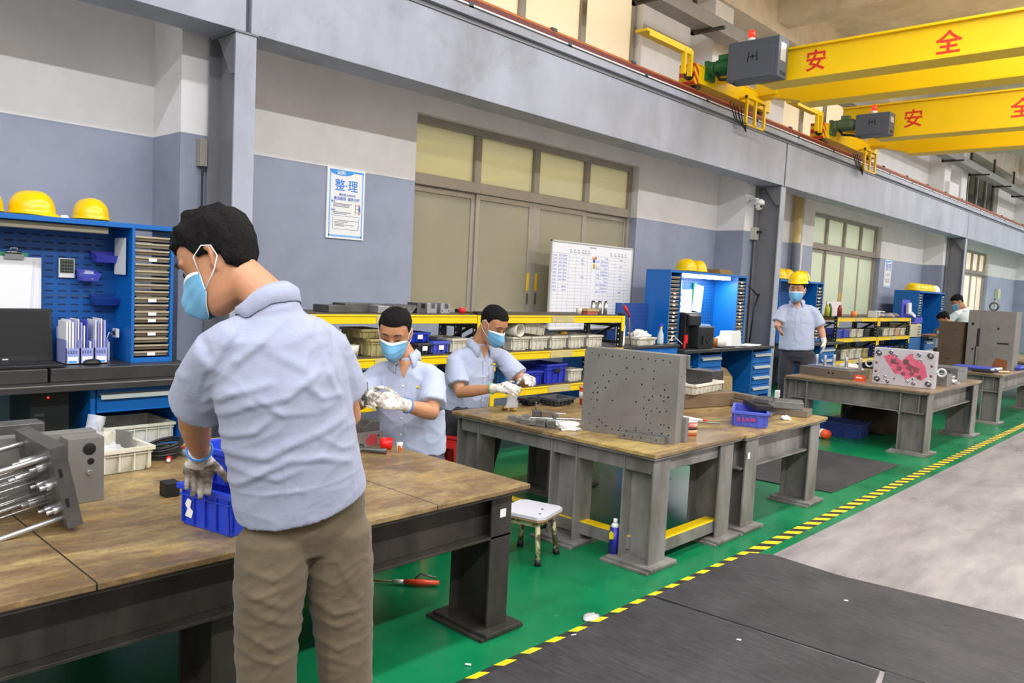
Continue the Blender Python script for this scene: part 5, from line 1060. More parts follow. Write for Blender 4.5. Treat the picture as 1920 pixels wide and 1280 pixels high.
# --- fourth table
steel_block('tall brown mould block, left of the pair on the fourth table', (-3.05, 12.4, T), (.3, .22, .62), rz=-.1, mat=M('brown mould steel', (104, 88, 70), .5, .3, var=.3), holes=[('-y', .05, .5, .01), ('-y', -.08, .3, .01), ('-y', .0, .1, .012)])
t = thing('mould_block', 'tallest grey mould block with a lifting ring on the fourth table', 'mould part', (-2.58, 12.5, T))
b = B(PLATE, BLACK, M('rust patch', (130, 78, 40), .6)); b.box(-2.86, -2.72, 12.35, 12.75, T, 1.44).box(-2.72, -2.3, 12.4, 12.75, T, 1.44); b.m(1).box(-2.74, -2.715, 12.345, 12.4, T+.3, T+.55).box(-2.75, -2.735, 12.345, 12.36, T, T+.3).box(-2.5, -2.36, 12.395, 12.401, T+.35, T+.37).cyl((-2.8, 12.349, 1.25), (-2.8, 12.345, 1.25), .02, 12).cyl((-2.5, 12.4, 1.2), (-2.5, 12.396, 1.2), .016, 12).cyl((-2.78, 12.349, .9), (-2.78, 12.345, .9), .015, 12); b.m(2).prism([(-2.55, T+.01), (-2.36, T+.01), (-2.36, T+.14), (-2.5, T+.16)], 'y', 12.397, 12.401); b.build('block_body', t, .005)
b = B(STEELD); b.torus((-2.6, 12.52, 1.50), .052, .013, Matrix.Rotation(pi/2, 4, 'X')).cyl((-2.6, 12.52, 1.44), (-2.6, 12.52, 1.46), .02, 12); b.build('lifting_ring', t)
steel_block('small pale steel block between the two tall blocks', (-2.82, 13.1, T), (.3, .3, .5), mat=STEEL)
crate('parts_tray', 'faded blue shallow tray in front of the tall mould blocks', (-2.62, 11.95, T), (.52, .3, .05), BINV, rz=.0, ribs=5)
crate('parts_tray', 'faded blue shallow tray at the right edge beside the tallest block', (-2.32, 12.85, T), (.18, .5, .05), BINV, ribs=4)
b = B(BLACK); b.box(-2.6, -2.36, 11.62, 11.7, T, T+.03); one(b, 'black_tool', 'flat black tool at the front edge of the fourth table', 'tool', bevel=.003)
b = B(ALU, M('wood handle pale', (214, 190, 150), .5)); b.tube([(-2.42, 11.78, T+.03), (-2.32, 11.9, T+.05)], .02, 10); b.m(1).tube([(-2.32, 11.75, T+.02), (-2.24, 11.95, T+.02)], .01, 8); one(b, 'hand_tool', 'pale handled tool beside the flat black one on the fourth table', 'tool')
steel_block('dark block standing on the farthest table at the right edge', (-2.4, 15.3, T), (.3, .3, .3), mat=STEELD)
# --- floor
def stool_white():
    t = thing('wooden_stool', 'low white topped wooden stool with chipped legs between the first two tables', 'stool', (-2.8, 3.22, 0))
    b = B(M('white laminate', (216, 214, 222), .35), M('brown seat edge', (170, 130, 100), .5), BLACK)
    b.prism([(-.13, -.11), (-.1, -.14), (.11, -.14), (.14, -.1), (.14, .11), (.11, .14), (-.1, .14), (-.13, .11)], 'z', .25, .268); b.m(1).prism([(-.128, -.11), (-.1, -.138), (.11, -.138), (.138, -.1), (.138, .11), (.11, .138), (-.1, .138), (-.128, .11)], 'z', .238, .25); b.m(2).cyl((.06, .02, .267), (.06, .02, .2685), .009, 10).cyl((.09, -.07, .267), (.09, -.07, .2685), .009, 10)
    b.tr(TM(-2.8, 3.22, 0, .25)); b.build('seat', t, .004)
    lm = M('chipped cream leg paint', (206, 198, 152), .6, 0, scale=16, col2=(92, 80, 60), thr=(.42, .5))
    for sx in (-1, 1):
        for sy in (-1, 1):
            b = B(lm, BLACKM); b.tube([(sx*.088, sy*.088, .24), (sx*.112, sy*.112, .03)], .014, 10); b.m(1).tube([(sx*.112, sy*.112, .032), (sx*.116, sy*.116, 0)], .018, 10); b.tr(TM(-2.8, 3.22, 0, .25)); b.build('leg', t)
    b = B(lm); b.box(-.1, .1, -.1, -.088, .2, .238).box(-.1, .1, .088, .1, .2, .238).box(-.1, -.088, -.088, .088, .2, .238).box(.088, .1, -.088, .088, .2, .238); b.tr(TM(-2.8, 3.22, 0, .25)); b.build('apron', t)
stool_white()
def stool_red(label, c, rz=0, h=.42):
    t = thing('plastic_stool', label, 'stool', (0, 0, 0)); b = B(RED)
    b.prism([(-.14, -.12), (-.12, -.14), (.12, -.14), (.14, -.12), (.14, .12), (.12, .14), (-.12, .14), (-.14, .12)], 'z', h-.025, h); b.build('seat', t, .006)
    for sx in (-1, 1):
        for sy in (-1, 1):
            b = B(RED); b.loft([[(sx*.13, sy*.06, h-.03), (sx*.13, sy*.13, h-.03), (sx*.06, sy*.13, h-.03), (sx*.12, sy*.12, h-.03)], [(sx*.17, sy*.12, 0), (sx*.17, sy*.17, 0), (sx*.12, sy*.17, 0), (sx*.16, sy*.16, 0)]], smooth=False); b.build('leg', t, .002)
    b = B(RED)
    for s_ in (-1, 1): b.box(-.13, .13, min(s_*.125, s_*.132), max(s_*.125, s_*.132), h-.09, h-.03).box(min(s_*.125, s_*.132), max(s_*.125, s_*.132), -.13, .13, h-.09, h-.03)
    b.build('apron', t); t.location = c; t.rotation_euler[2] = rz; return t
stool_red('red plastic stool under the second seated man', (-4.12, 3.86, 0), .3, .40)
stool_red('red plastic stool mostly hidden behind the near table, under the first seated man', (-3.3, 2.86, 0), .1, .40)
t = thing('air_gun', 'orange red air blow gun with a hose lying on the floor under the near table', 'air gun', (-2.82, 2.45, 0))
b = B(M('orange red gun', (238, 78, 48), .35)); b.tube([(-2.90, 2.42, .02), (-2.84, 2.47, .022), (-2.78, 2.54, .02)], [.013, .015, .011], 10); b.build('gun_body', t)
b = B(STEELD); b.tube([(-2.865, 2.46, .035), (-2.86, 2.49, .055), (-2.80, 2.54, .04)], .005, 8); b.build('trigger', t)
b = B(ALU); b.tube([(-2.94, 2.385, .018), (-2.9, 2.42, .02)], .011, 12); b.build('coupler', t)
b = B(M('olive air hose', (110, 100, 50), .5)); b.tube([(-2.94, 2.385, .018), (-3.02, 2.33, .012), (-3.15, 2.32, .01), (-3.3, 2.22, .01), (-3.35, 2.0, .01)], .006, 8); b.build('hose', t)
crumple('crumpled scrap of clear foil on the green floor by the tape', (-2.07, 2.83, .001), .028, M('foil scrap', (205, 205, 205), .3, .3), 'foil_scrap', 15, (1, 1.6, .35), cat='litter', sub=3)
for i, (x, y, r_, lab) in enumerate(((-2.11, 2.1, .6, 'short stick of white chalk near the bottom edge'), (-2.0, 2.62, 1.2, 'short stick of white chalk lying on the striped tape'))):
    b = B(PAPER); b.tube([(-.012, 0, .004), (.012, 0, .004)], .004, 8); b.tr(TM(x, y, .002, r_)); one(b, 'chalk', lab, 'chalk')
for i, (x, y, lab) in enumerate(((-1.5, 3.12, 'white scrap on the black mat left of the seam'), (-1.35, 3.95, 'white scrap on the mat edging the aisle'))):
    b = B(PAPER); b.prism([(0, 0), (.02, .004), (.016, .014), (.004, .01)], 'z', .0085, .0115); b.tr(Matrix.Translation((x, y, .002))); one(b, 'paper_scrap', lab, 'litter')
t = thing('spray_can', 'blue and yellow spray can standing behind the leg of the middle table', 'spray can', (-2.47, 3.56, 0))
b = B(M('can blue', (40, 40, 140), .3, .2), M('can yellow', (240, 214, 20), .35), RED, WHITE); b.cyl((-2.47, 3.56, 0), (-2.47, 3.56, .18), .029, 20); b.m(1).prism([(-2.484, .11), (-2.456, .118), (-2.458, .15), (-2.476, .16), (-2.486, .14)], 'y', 3.529, 3.531); b.m(3).lathe([(.028, .18), (.015, .2), (.001, .2)], (-2.47, 3.56, 0), 16); b.build('can_body', t)
b = B(WHITE); b.cyl((-2.47, 3.56, .2), (-2.47, 3.56, .225), .012, 12); b.build('cap', t)
crate('parts_crate', 'dark blue crate on the floor under the third table', (-3.2, 8.85, 0), (.5, .4, .16), M('dark blue crate', (24, 48, 110), .5), rz=.1, ribs=3)
crumple('dark brown heap of cloth on the crate under the third table', (-3.1, 9.5, .0), .28, M('dark brown cloth', (52, 36, 28), .9), 'cloth_heap', 20, (1, 1.3, .9), amp=.25, cat='cloth', sub=3)
b = B(ORANGE, WHITE); b.cyl((0, -.08, .05), (0, .08, .05), .05, 20); b.m(1).cyl((0, -.03, .05), (0, .03, .05), .0505, 20); b.tr(TM(-3.25, 8.45, 0, 1.0)); one(b, 'orange_can', 'orange can lying on the green floor left under the third table', 'can')
# ================================================================ PEOPLE
import numpy as np
from mathutils.bvhtree import BVHTree
V = Vector
def skinm(name, c):
    s = NT(name); n = s.noise(s.obj(), 18, 4, .6); b = s.b
    c2 = tuple(v*.86 for v in lin(c)[:3])+(1,)
    s.l(s.ramp(n, [(.3, c2), (.7, lin(c))]), b.inputs['Base Color']); b.inputs['Roughness'].default_value = .48
    b.inputs['Subsurface Weight'].default_value = .08; b.inputs['Subsurface Radius'].default_value = (.02, .008, .004); return s.m
SKIN = skinm('warm tanned skin', (194, 138, 102)); SKIN2 = skinm('lighter skin', (202, 144, 110))
def clothm(name, c, var=.06, sc=260, bump=.12, rough=.85, fold=0, c2=None):
    s = NT(name); v = s.obj(); n = s.noise(v, 5, 4, .6)
    s.l(s.ramp(n, [(.3, lin(c2) if c2 else tuple(x*(1-var) for x in lin(c)[:3])+(1,)), (.7, lin(c))]), s.b.inputs['Base Color'])
    s.b.inputs['Roughness'].default_value = rough; s.b.inputs['Sheen Weight'].default_value = .15; s.b.inputs['Specular IOR Level'].default_value = .25
    h = s.noise(v, sc, 2, .5)
    if fold: h = s.math('ADD', s.math('MULTIPLY', h, .12), s.math('MULTIPLY', s.noise(v, fold, 4, .55, 1.2), 1.0)); s.bump(h, .35, .01)
    else: s.bump(h, bump, .002)
    return s.m
SHIRT = clothm('pale blue work shirt cotton', (158, 163, 185), fold=11)
SHIRTF = clothm('pale blue shirt plain', (176, 184, 208), fold=9)
KHAKI = clothm('brown khaki cotton', (108, 95, 74), c2=(86, 74, 56), fold=14)
DARKT = clothm('dark grey trousers', (58, 56, 66), fold=10)
def hairm():
    s = NT('short black hair'); v = s.scl(s.obj(), (1, 1, .35)); n = s.noise(v, 70, 5, .7)
    s.l(s.ramp(n, [(.35, lin((9, 8, 8))), (.8, lin((34, 30, 30)))]), s.b.inputs['Base Color']); s.b.inputs['Roughness'].default_value = .75; s.b.inputs['Specular IOR Level'].default_value = .2; s.bump(n, 1.0, .02); return s.m
HAIR = hairm()
def gauze():
    s = NT('knitted cotton glove'); v = s.obj(); w = s.noise(v, 240, 2); n = s.noise(v, 22, 4, .65)
    s.l(s.ramp(n, [(.36, lin((120, 110, 100))), (.52, lin((222, 216, 208)))]), s.b.inputs['Base Color']); s.b.inputs['Roughness'].default_value = .9; s.bump(w, .5, .003); return s.m
GLOVE = gauze()
GLOVED = M('soiled glove palm', (96, 84, 72), .85, 0, scale=26, col2=(176, 168, 158), thr=(.35, .6))
MASKB = clothm('surgical mask blue', (112, 172, 210), sc=150); MASKW = M('mask white edge', (232, 236, 240), .7)
BAND = M('blue glove cuff', (40, 130, 215), .6)
def vox(b, name, parent, size, mats=None, smooth=3, fn=None, mat_fn=None):
    """unite closed shapes in one continuous surface"""
    bmesh.ops.recalc_face_normals(b.bm, faces=b.bm.faces)
    me = bpy.data.meshes.new('tmp'); b.bm.to_mesh(me); b.bm.free()
    o = bpy.data.objects.new('tmp', me); COL.objects.link(o)
    md = o.modifiers.new('r', 'REMESH'); md.mode = 'VOXEL'; md.voxel_size = size
    bpy.context.view_layer.update()
    m2 = bpy.data.meshes.new_from_object(o.evaluated_get(bpy.context.evaluated_depsgraph_get()))
    bpy.data.objects.remove(o); bpy.data.meshes.remove(me)
    bm = bmesh.new(); bm.from_mesh(m2); bpy.data.meshes.remove(m2)
    for _ in range(smooth): bmesh.ops.smooth_vert(bm, verts=bm.verts, factor=.5, use_axis_x=True, use_axis_y=True, use_axis_z=True)
    bm.normal_update()
    if fn:
        for v in bm.verts:
            d = fn(v.co, v.normal)
            if d: v.co += v.normal*d
        for _ in range(1): bmesh.ops.smooth_vert(bm, verts=bm.verts, factor=.4, use_axis_x=True, use_axis_y=True, use_axis_z=True)
    for f in bm.faces: f.smooth = True; f.material_index = mat_fn(f.calc_center_median()) if mat_fn else 0
    r = B(*(mats or b.mats)); r.bm.free(); r.bm = bm
    return r.build(name, parent, norm=False)
# --- head
HR = [(-.122, .018, .074, .03), (-.112, .04, .088, .0), (-.09, .055, .094, -.03), (-.06, .064, .095, -.055), (-.03, .069, .093, -.078), (0, .073, .088, -.092), (.03, .076, .091, -.1), (.06, .076, .09, -.102), (.09, .068, .076, -.092), (.112, .05, .052, -.07), (.124, .028, .024, -.042), (.128, .004, -.004, -.014)]
def hshape(a, z):
    """a: azimuth from forward (+y); returns local (x,y)"""
    z = max(-.122, min(.128, z))
    for i in range(len(HR)-1):
        if z <= HR[i+1][0]: break
    t = (z-HR[i][0])/(HR[i+1][0]-HR[i][0]); w, f, bk = [HR[i][k]*(1-t)+HR[i+1][k]*t for k in (1, 2, 3)]
    s_, c_ = sin(a), cos(a); m = (f+bk)/2; h = (f-bk)/2
    return (w*math.copysign(abs(s_)**.85, s_), m+h*math.copysign(abs(c_)**.9, c_))
class Head:
    def __init__(s, c, fwd, up=(0, 0, 1), sc=1.0):
        f = V(fwd).normalized(); u = (V(up)-f*V(up).dot(f)).normalized(); x = f.cross(u)
        s.mx = Matrix.Translation(c) @ Matrix(((x.x*sc, f.x*sc, u.x*sc, 0), (x.y*sc, f.y*sc, u.y*sc, 0), (x.z*sc, f.z*sc, u.z*sc, 0), (0, 0, 0, 1)))
    def P(s, x, y, z): return s.mx @ V((x, y, z))
    def skull(s, b):
        N = 28; b.loft([[s.P(*hshape(2*pi*k/N, z), z) for k in range(N)] for z, *_ in HR])
        b.tube([s.P(0, .088, .018), s.P(0, .098, -.005), s.P(0, .106, -.028), s.P(0, .09, -.04)], [.008, .011, .015, .01], 10)   # nose
        b.tube([s.P(-.055, .073, .036), s.P(-.025, .088, .04), s.P(.025, .088, .04), s.P(.055, .073, .036)], .008, 8)   # brow
        for sx in (-1, 1):
            b.tube([s.P(sx*.045, .078, -.03), s.P(sx*.05, .068, -.04)], [.012, .012], 10)
            # ear: rim and lobe
            pts = [(.071, -.002, -.032), (.079, -.004, -.02), (.084, -.016, .004), (.086, -.02, .02), (.081, -.01, .03), (.075, .0, .022)]
            b.tube([s.P(sx*x, y, z) for x, y, z in pts], [.007, .008, .007, .0068, .0065, .006], 8)
            b.tube([s.P(sx*.069, -.005, -.02), s.P(sx*.077, -.012, .0), s.P(sx*.074, -.008, .02)], [(.008, .005), (.012, .005), (.008, .005)], 8)
    def hair(s, parent, front=.072, side=.0, back=-.055, thick=.014, noise_a=.006, seed=0, mat=None, tuft=0, vs=.0045):
        b = B(mat or HAIR); N = 64; rows = 15; rings = []
        def hl(a):
            ca = cos(a); 
            if ca > .45: return front-.012*max(0, 1-(ca-.45)/.2)
            if ca > .1: t = (.45-ca)/.35; return front*(1-t)+side*t
            t = (.1-ca)/1.1; return side*(1-t)+back*t+(.022 if abs(ca+.12) < .22 else 0)
        base = []
        for i in range(rows+2):
            ring = []
            for k in range(N):
                a = 2*pi*k/N; z0 = hl(a); t = max(0, (i-1))/rows; z = z0+(.1275-z0)*(sin(t*pi/2)**.9)
                x, y = hshape(a, z); off = 0 if i == 0 else thick*min(1, .35+2.2*t)
                q = V((x, y+.012, z-.03)).normalized()
                n = noise.noise(V((x, y, z))*38+V((seed, 0, 0))); n2 = noise.noise(V((x*60, y*60, z*16))+V((0, seed, 0)))
                o_ = off+(noise_a*n+noise_a*.7*n2+tuft*max(0, n)*max(0, z-.04)/.08 if i > 1 else 0) - (.008 if i == 0 else 0)
                ring.append(s.mx @ (V((x, y, z))+q*o_))
            rings.append(ring)
        b.loft(rings); return b.build('hair', parent)
    def mask(s, parent, z0=-.112, z1=.004, a1=1.22, white_top=True):
        b = B(MASKB, MASKW); NA, NZ = 26, 12
        def grid(o_):
            g = []
            for i in range(NZ+1):
                t = i/NZ; r = []
                for k in range(NA+1):
                    a = -a1+2*a1*k/NA; e = abs(a)/a1
                    zz = z0+(z1-z0)*t; zz = zz*(1-.55*e**3)-.03*.55*e**3
                    x, y = hshape(a, zz); nose_ = .034*math.exp(-(a/.3)**2)*(.3+.7*sin(pi*min(1, t*1.05))) ; bulge = .010*sin(pi*t)*(1-e**2)
                    pl = .0022*sin(t*pi*7)*(1-e**4)
                    n = V((x, y+.02, 0)).normalized(); q = V((x, y, zz))+n*(o_+nose_+bulge+pl+.004*(1-e))
                    r.append(s.mx @ q)
                g.append(r)
            return g
        o_, i_ = grid(.006), grid(.003); vs = [p for r in o_ for p in r]+[p for r in i_ for p in r]; W_ = NA+1; H_ = (NZ+1)*W_; f = []; mi = []
        for i in range(NZ):
            for k in range(NA): f.append((i*W_+k, i*W_+k+1, (i+1)*W_+k+1, (i+1)*W_+k)); mi.append(1 if (i == NZ-1 and white_top) else 0)
        for i in range(NZ):
            for k in range(NA): f.append((H_+i*W_+k, H_+(i+1)*W_+k, H_+(i+1)*W_+k+1, H_+i*W_+k+1)); mi.append(0)
        for k in range(NA):
            for i in (0, NZ): f.append((i*W_+k, H_+i*W_+k, H_+i*W_+k+1, i*W_+k+1)); mi.append(1)
        for i in range(NZ):
            for k in (0, NA): f.append((i*W_+k, (i+1)*W_+k, H_+(i+1)*W_+k, H_+i*W_+k)); mi.append(1)
        bv = [b.bm.verts.new(v) for v in vs]
        for q, m_ in zip(f, mi): fc = b.bm.faces.new([bv[j] for j in q]); fc.material_index = m_; fc.smooth = True
        mk = b.build('face_mask', parent)
        for sx in (-1, 1):
            e = NA if sx > 0 else 0; top, bot = o_[NZ-1][e], o_[1][e]
            l_ = B(MASKW); l_.tube([top, s.P(sx*.08, .03, .022), s.P(sx*.087, -.004, .034), s.P(sx*.089, -.026, .02), s.P(sx*.086, -.026, -.01), s.P(sx*.08, .0, -.034), bot], .0017, 6); l_.build('ear_loop', mk)
    def eyes(s, parent, closed=False):
        dk = M('eye and lash dark', (34, 24, 22), .3)
        for sx in (-1, 1):
            b = B(dk); b.tube([s.P(sx*x, y, z) for x, y, z in ((.017, .0925, .013), (.025, .0945, .0105), (.034, .0915, .0105), (.043, .084, .0145))], [.0012, .0026, .0028, .0012], 8); b.build('eyelash', parent)
            b = B(dk); b.tube([s.P(sx*x, y, z) for x, y, z in ((.014, .0975, .042), (.028, .0985, .047), (.05, .085, .044))], [.0024, .0038, .0018], 8); b.build('eyebrow', parent)
def hand(b, w, D, N, S, curl=.5, k=1.0, rad=1.0, spread=.05, tc=.5):
    """five fingered hand: w wrist, D direction, N palm side normal, S thumb side"""
    w = V(w); D = V(D).normalized(); N = V(N); N = (N-D*N.dot(D)).normalized(); s0 = V(S); S = D.cross(N); S = S if S.dot(s0) > 0 else -S
    b.tube([w-D*.01*k, w+D*.02*k, w+D*.05*k, w+D*.085*k+N*.004*k, w+D*.1*k+N*.006*k], [(.027*k*rad, .019*k*rad), (.032*k*rad, .018*k*rad), (.041*k*rad, .017*k*rad), (.041*k*rad, .014*k*rad), (.03*k, .008*k)], 14, ref=S)
    for off, L, fan, r in ((.029, .07, .08, .0088), (.0095, .079, .02, .0092), (-.0105, .073, -.04, .0088), (-.029, .057, -.1, .0078)):
        p = w+D*(.088-.25*abs(off))*k+S*off*k+N*.003*k; d = (D+S*(fan+off*spread*10)).normalized(); pts = [p-d*.02*k, p]; c = curl*(1+.25*(-off/.03))
        for q, fr in enumerate((.45, .31, .24)):
            d = (d*cos(c*(.75, 1.0, .6)[q])+N*sin(c*(.75, 1.0, .6)[q])).normalized()
            p = p+d*L*fr*k; pts.append(p)
        b.tube(pts, [r*k*rad*1.05, r*k*rad*1.12, r*k*rad*1.0, r*k*rad*.93, r*k*rad*.72], 10)
    p = w+D*.022*k+S*.026*k+N*.004*k; d = (D*.62+S*.72+N*.35*tc).normalized(); pts = [p-d*.012*k, p]
    for L, tw in ((.036, 0), (.032, .35), (.024, .3)):
        d = (d+D*tw*.6+N*tc*tw).normalized(); p = p+d*L*k; pts.append(p)
    b.tube(pts, [.015*k*rad, .0145*k*rad, .0112*k*rad, .0102*k*rad, .0078*k*rad], 10)
def glove(parent, w, D, N, S, curl, k, fore, vsz=.004, band=BAND, tc=.5, mats=None):
    b = B(*(mats or [GLOVE])); hand(b, w, D, N, S, curl, k, 1.14, tc=tc)
    w = V(w); f = V(fore).normalized(); b.tube([w-f*.045, w-f*.02, w+V(D).normalized()*.015], [.036*k, .031*k, .03*k], 16)
    dn = V(D).normalized()
    g = vox(b, 'work_glove', parent, vsz, smooth=2, mats=mats, mat_fn=(lambda c: 1 if (c-w).dot(dn) > .045 else 0) if mats and len(mats) > 1 else None)
    if band: q = B(band); q.torus(w-f*.045, .0355*k, .0035, f.to_track_quat('Z', 'Y').to_matrix().to_4x4(), 24, 8); q.build('cuff_band', g)
    return g
def sleeve(b, neck, sh, el, frac, r0, r1, r2):
    neck, sh, el = V(neck), V(sh), V(el); e = sh.lerp(el, frac); d = (e-sh).normalized()
    b.tube([neck.lerp(sh, .1), neck.lerp(sh, .45), neck.lerp(sh, .8), sh+d*.015, sh.lerp(e, .5), e, e, e-d*.03, e-d*.035], [r0*.72, r0*.85, r0*.98, r0*1.04, r1, r2, r2*.93, r2*.9, .002], 24)
def arm(b, sh, el, wr, k=1.0, hd=None):
    sh, el, wr = V(sh), V(el), V(wr)
    b.tube([sh, sh.lerp(el, .4), sh.lerp(el, .85), el, el.lerp(wr, .25), el.lerp(wr, .6), wr, wr+(wr-el).normalized()*.02], [.05*k, .048*k, .042*k, .041*k, .043*k, .035*k, (.027*k, .022*k), (.026*k, .02*k)], 16)
def creases(O, U, n, segs, amp=1.0):
    O, U, n = V(O), V(U).normalized(), V(n).normalized()
    S_ = []
    for (u0, v0, u1, v1, w_, a_) in segs:
        dx, dy = u1-u0, v1-v0; L2 = dx*dx+dy*dy+1e-9; S_.append((u0, v0, dx, dy, L2, w_, a_))
    def fn(p, nr):
        if nr.dot(n) < -.2: return 0
        q = p-O; u = q.dot(U); v = q.z; d = 0
        for u0, v0, dx, dy, L2, w_, a_ in S_:
            t = ((u-u0)*dx+(v-v0)*dy)/L2; tt = min(1, max(0, t)); ex = u-u0-tt*dx; ey = v-v0-tt*dy; r2 = (ex*ex+ey*ey)/(w_*w_)
            if r2 < 9:
                # ridge with a valley on the lower side
                sd = (ex*(-dy)+ey*dx)/math.sqrt(L2)/w_; f = math.exp(-r2)*(1-.3*abs(2*tt-1)); d += a_*f*(1-.9*math.exp(-(sd+1)**2*2))
        return d*amp
    return fn
def person(label, pos, s):
    """s: dict of joints and settings; everything in world coordinates"""
    t = thing('person', label, 'person', pos)
    g = lambda k: V(s[k])
    H = Head(s['head'], s['fwd'], s.get('up', (0, 0, 1)), s.get('hs', 1.0)); near = s.get('vs', .006); k = s.get('k', 1.0); sk = s.get('skin', SKIN)
    L = (g('shL')-g('shR')); L.z = 0; L.normalize(); nk = g('neck'); pv = g('pelvis'); ch = g('chest')
    # body: one surface
    b = B(sk); H.skull(b)
    hb = H.P(0, -.03, -.06)
    b.tube([nk-V((0, 0, .05)), nk, nk.lerp(hb, .5), hb, H.P(0, -.02, -.02)], [.07, .058, .055, .056, .05], 18)
    b.tube([pv-V((0, 0, .04)), pv.lerp(ch, .5), ch, nk-V((0, 0, .03)), nk], [(.14, .1), (.13, .09), (.14, .09), (.08, .055), (.05, .05)], 20, ref=L)
    for q in 'LR':
        arm(b, g('sh'+q), g('el'+q), g('wr'+q), k)
        D, N, S, c = s['hand'+q][:4]; hand(b, g('wr'+q), D, N, S, c, k, .72 if s.get('glove'+q) else 1.0, tc=s.get('tc', .5))
        b.tube([g('sh'+q), nk.lerp(g('sh'+q), .4)-V((0, 0, .03))], [.046, .04], 12)
        b.tube([g('hip'+q), g('kn'+q), g('an'+q)], [.07, .05, .036], 12)
    vox(b, 'body', t, s.get('bv', near), smooth=2)
    # shirt
    b = B(s.get('shirt', SHIRTF)); hem = g('hem'); hr = s.get('hemr', (.2, .145)); P_ = s.get('prof', [(.195, .14), (.195, .14), (.19, .13), (.15, .1), (.08, .072)])
    pts = [hem, hem.lerp(ch, .4), ch, ch.lerp(nk, .55), nk-V((0, 0, .03)), nk+(nk-ch).normalized()*.008]
    b.tube(pts, [hr]+P_, 32, ref=L)
    for q in 'LR': sleeve(b, nk-V((0, 0, .055)), g('sh'+q), g('el'+q), s.get('slv'+q, s.get('slv', .78)), s.get('r0', .062), s.get('r1', .074), s.get('r2', .08))
    sh_ = vox(b, 'shirt', t, near, smooth=4, fn=s.get('sfn', lambda p, n_: .0045*max(0, 1-abs(noise.noise(V((p.x*8+p.z*5, p.y*8-p.z*3, p.z*9)))*2.2))**3))
    bvh = BVHTree.FromPolygons([sh_.matrix_basis @ v.co + V(OFF[t.name]) if False else v.co + V(OFF[t.name]) for v in sh_.data.vertices], [tuple(p.vertices) for p in sh_.data.polygons])
    fw_ = V(s['fwd']); fw_.z = 0; fw_.normalize(); ax = (H.P(0, -.04, -.07)-nk).normalized(); ax = (ax+V((0, 0, .6))).normalized()
    Y = V(s.get('bodyf', fw_)).normalized(); Yh = V(Y); Y = (Y-ax*Y.dot(ax)).normalized(); X = Y.cross(ax); X = X if X.dot(L) > 0 else -X
    def drape(mat, name, rows, off, par=None, thick=.0015):
        """cloth piece lying on the shirt: rows of (side, height below neck) points"""
        pts = []; 
        for r in rows:
            q = []
            for u, h in r:
                o_ = nk+Yh*.35+L*u-V((0, 0, h)); hit = bvh.ray_cast(o_, -Yh)
                if hit[0] is None: hp_ = bvh.find_nearest(o_-Yh*.25); q.append(hp_[0]+hp_[1]*off)
                else: q.append(hit[0]+hit[1]*off)
            pts.append(q)
        b = B(mat); n_ = len(pts[0]); flat = [p for r in pts for p in r]; m_ = len(flat); dn = Yh*thick
        f = []
        for i_ in range(len(pts)-1):
            for k_ in range(n_-1):
                a_ = i_*n_+k_; f += [(a_, a_+1, a_+n_+1, a_+n_), (m_+a_, m_+a_+n_, m_+a_+n_+1, m_+a_+1)]
        b.add(flat+[p-dn for p in flat], f, True); return b.build(name, par or sh_)
    b = B(s.get('shirt', SHIRTF)); rings = []; NN = 36; op = s.get('open', .35)
    for i in range(NN+1):
        a = op+(2*pi-2*op)*i/NN; c_, s_ = cos(a), sin(a); fr = max(0, c_)
        top = nk+ax*(.028-.022*fr)+X*(s_*.060)+Y*(c_*.062+.004)
        lo = nk-ax*(.004+.02*fr)+X*(s_*.064)+Y*(c_*.066+.004)
        e_ = min(i, NN-i)/NN; wing = max(0, 1-e_/.13)
        tgt = nk+X*s_*(.092+.03*wing)+Y*(c_*(.088+.02*wing))-V((0, 0, .03+.035*wing)); hp_ = bvh.find_nearest(tgt); tip = hp_[0]+hp_[1]*.006 if hp_[0] is not None else tgt
        md_ = (top+tip)/2+(X*s_+Y*c_)*.014+ax*.008
        rings.append([lo, top, top+(X*s_+Y*c_)*.004+ax*.003, md_, tip, tip-(X*s_+Y*c_)*.002-V((0, 0, .002)), md_-(X*s_+Y*c_)*.004-ax*.003, lo+(X*s_+Y*c_)*.004])
    b.loft(rings); b.build('collar', sh_)
    if s.get('front', True):
        vd = s.get('vdepth', .105)
        drape(sk, 'open_neckline', [[((u-3)/3*(.042*(1-t_/6)+.002), -.01+vd*t_/6) for u in range(7)] for t_ in range(7)], .0035)
        drape(s.get('shirt', SHIRTF), 'placket', [[(-.014, vd+.01+.34*t_/14), (0, vd+.01+.34*t_/14), (.014, vd+.01+.34*t_/14)] for t_ in range(15)], .003)
        pk_ = drape(s.get('shirt', SHIRTF), 'chest_pocket', [[(.045+.1*u/6, .15+.1*t_/6) for u in range(7)] for t_ in range(7)], .003)
        for t_ in range(4): 
            q = B(WHITE); o_ = nk+Yh*.35-V((0, 0, vd+.035+t_*.085)); h_ = bvh.ray_cast(o_, -Yh)
            if h_[0] is not None: q.cyl(h_[0]+h_[1]*.003, h_[0]+h_[1]*.0055, .0055, 10); q.build('button', sh_)
        drape(M('yellow badge thread', (240, 214, 40), .6), 'badge', [[(.07+.012*u, .135+.009*t_) for u in range(2)] for t_ in range(2)], .0045)
        drape(M('yellow badge thread', (240, 214, 40), .6), 'badge', [[(.09+.018*u, .138+.006*t_) for u in range(2)] for t_ in range(2)], .0045)
        drape(M('dark badge thread', (40, 60, 50), .6), 'badge', [[(.073+.006*u, .144+.006*t_) for u in range(2)] for t_ in range(2)], .0052)
    # trousers
    b = B(s.get('trs', DARKT)); lr = s.get('legr', (.1, .085, .07))
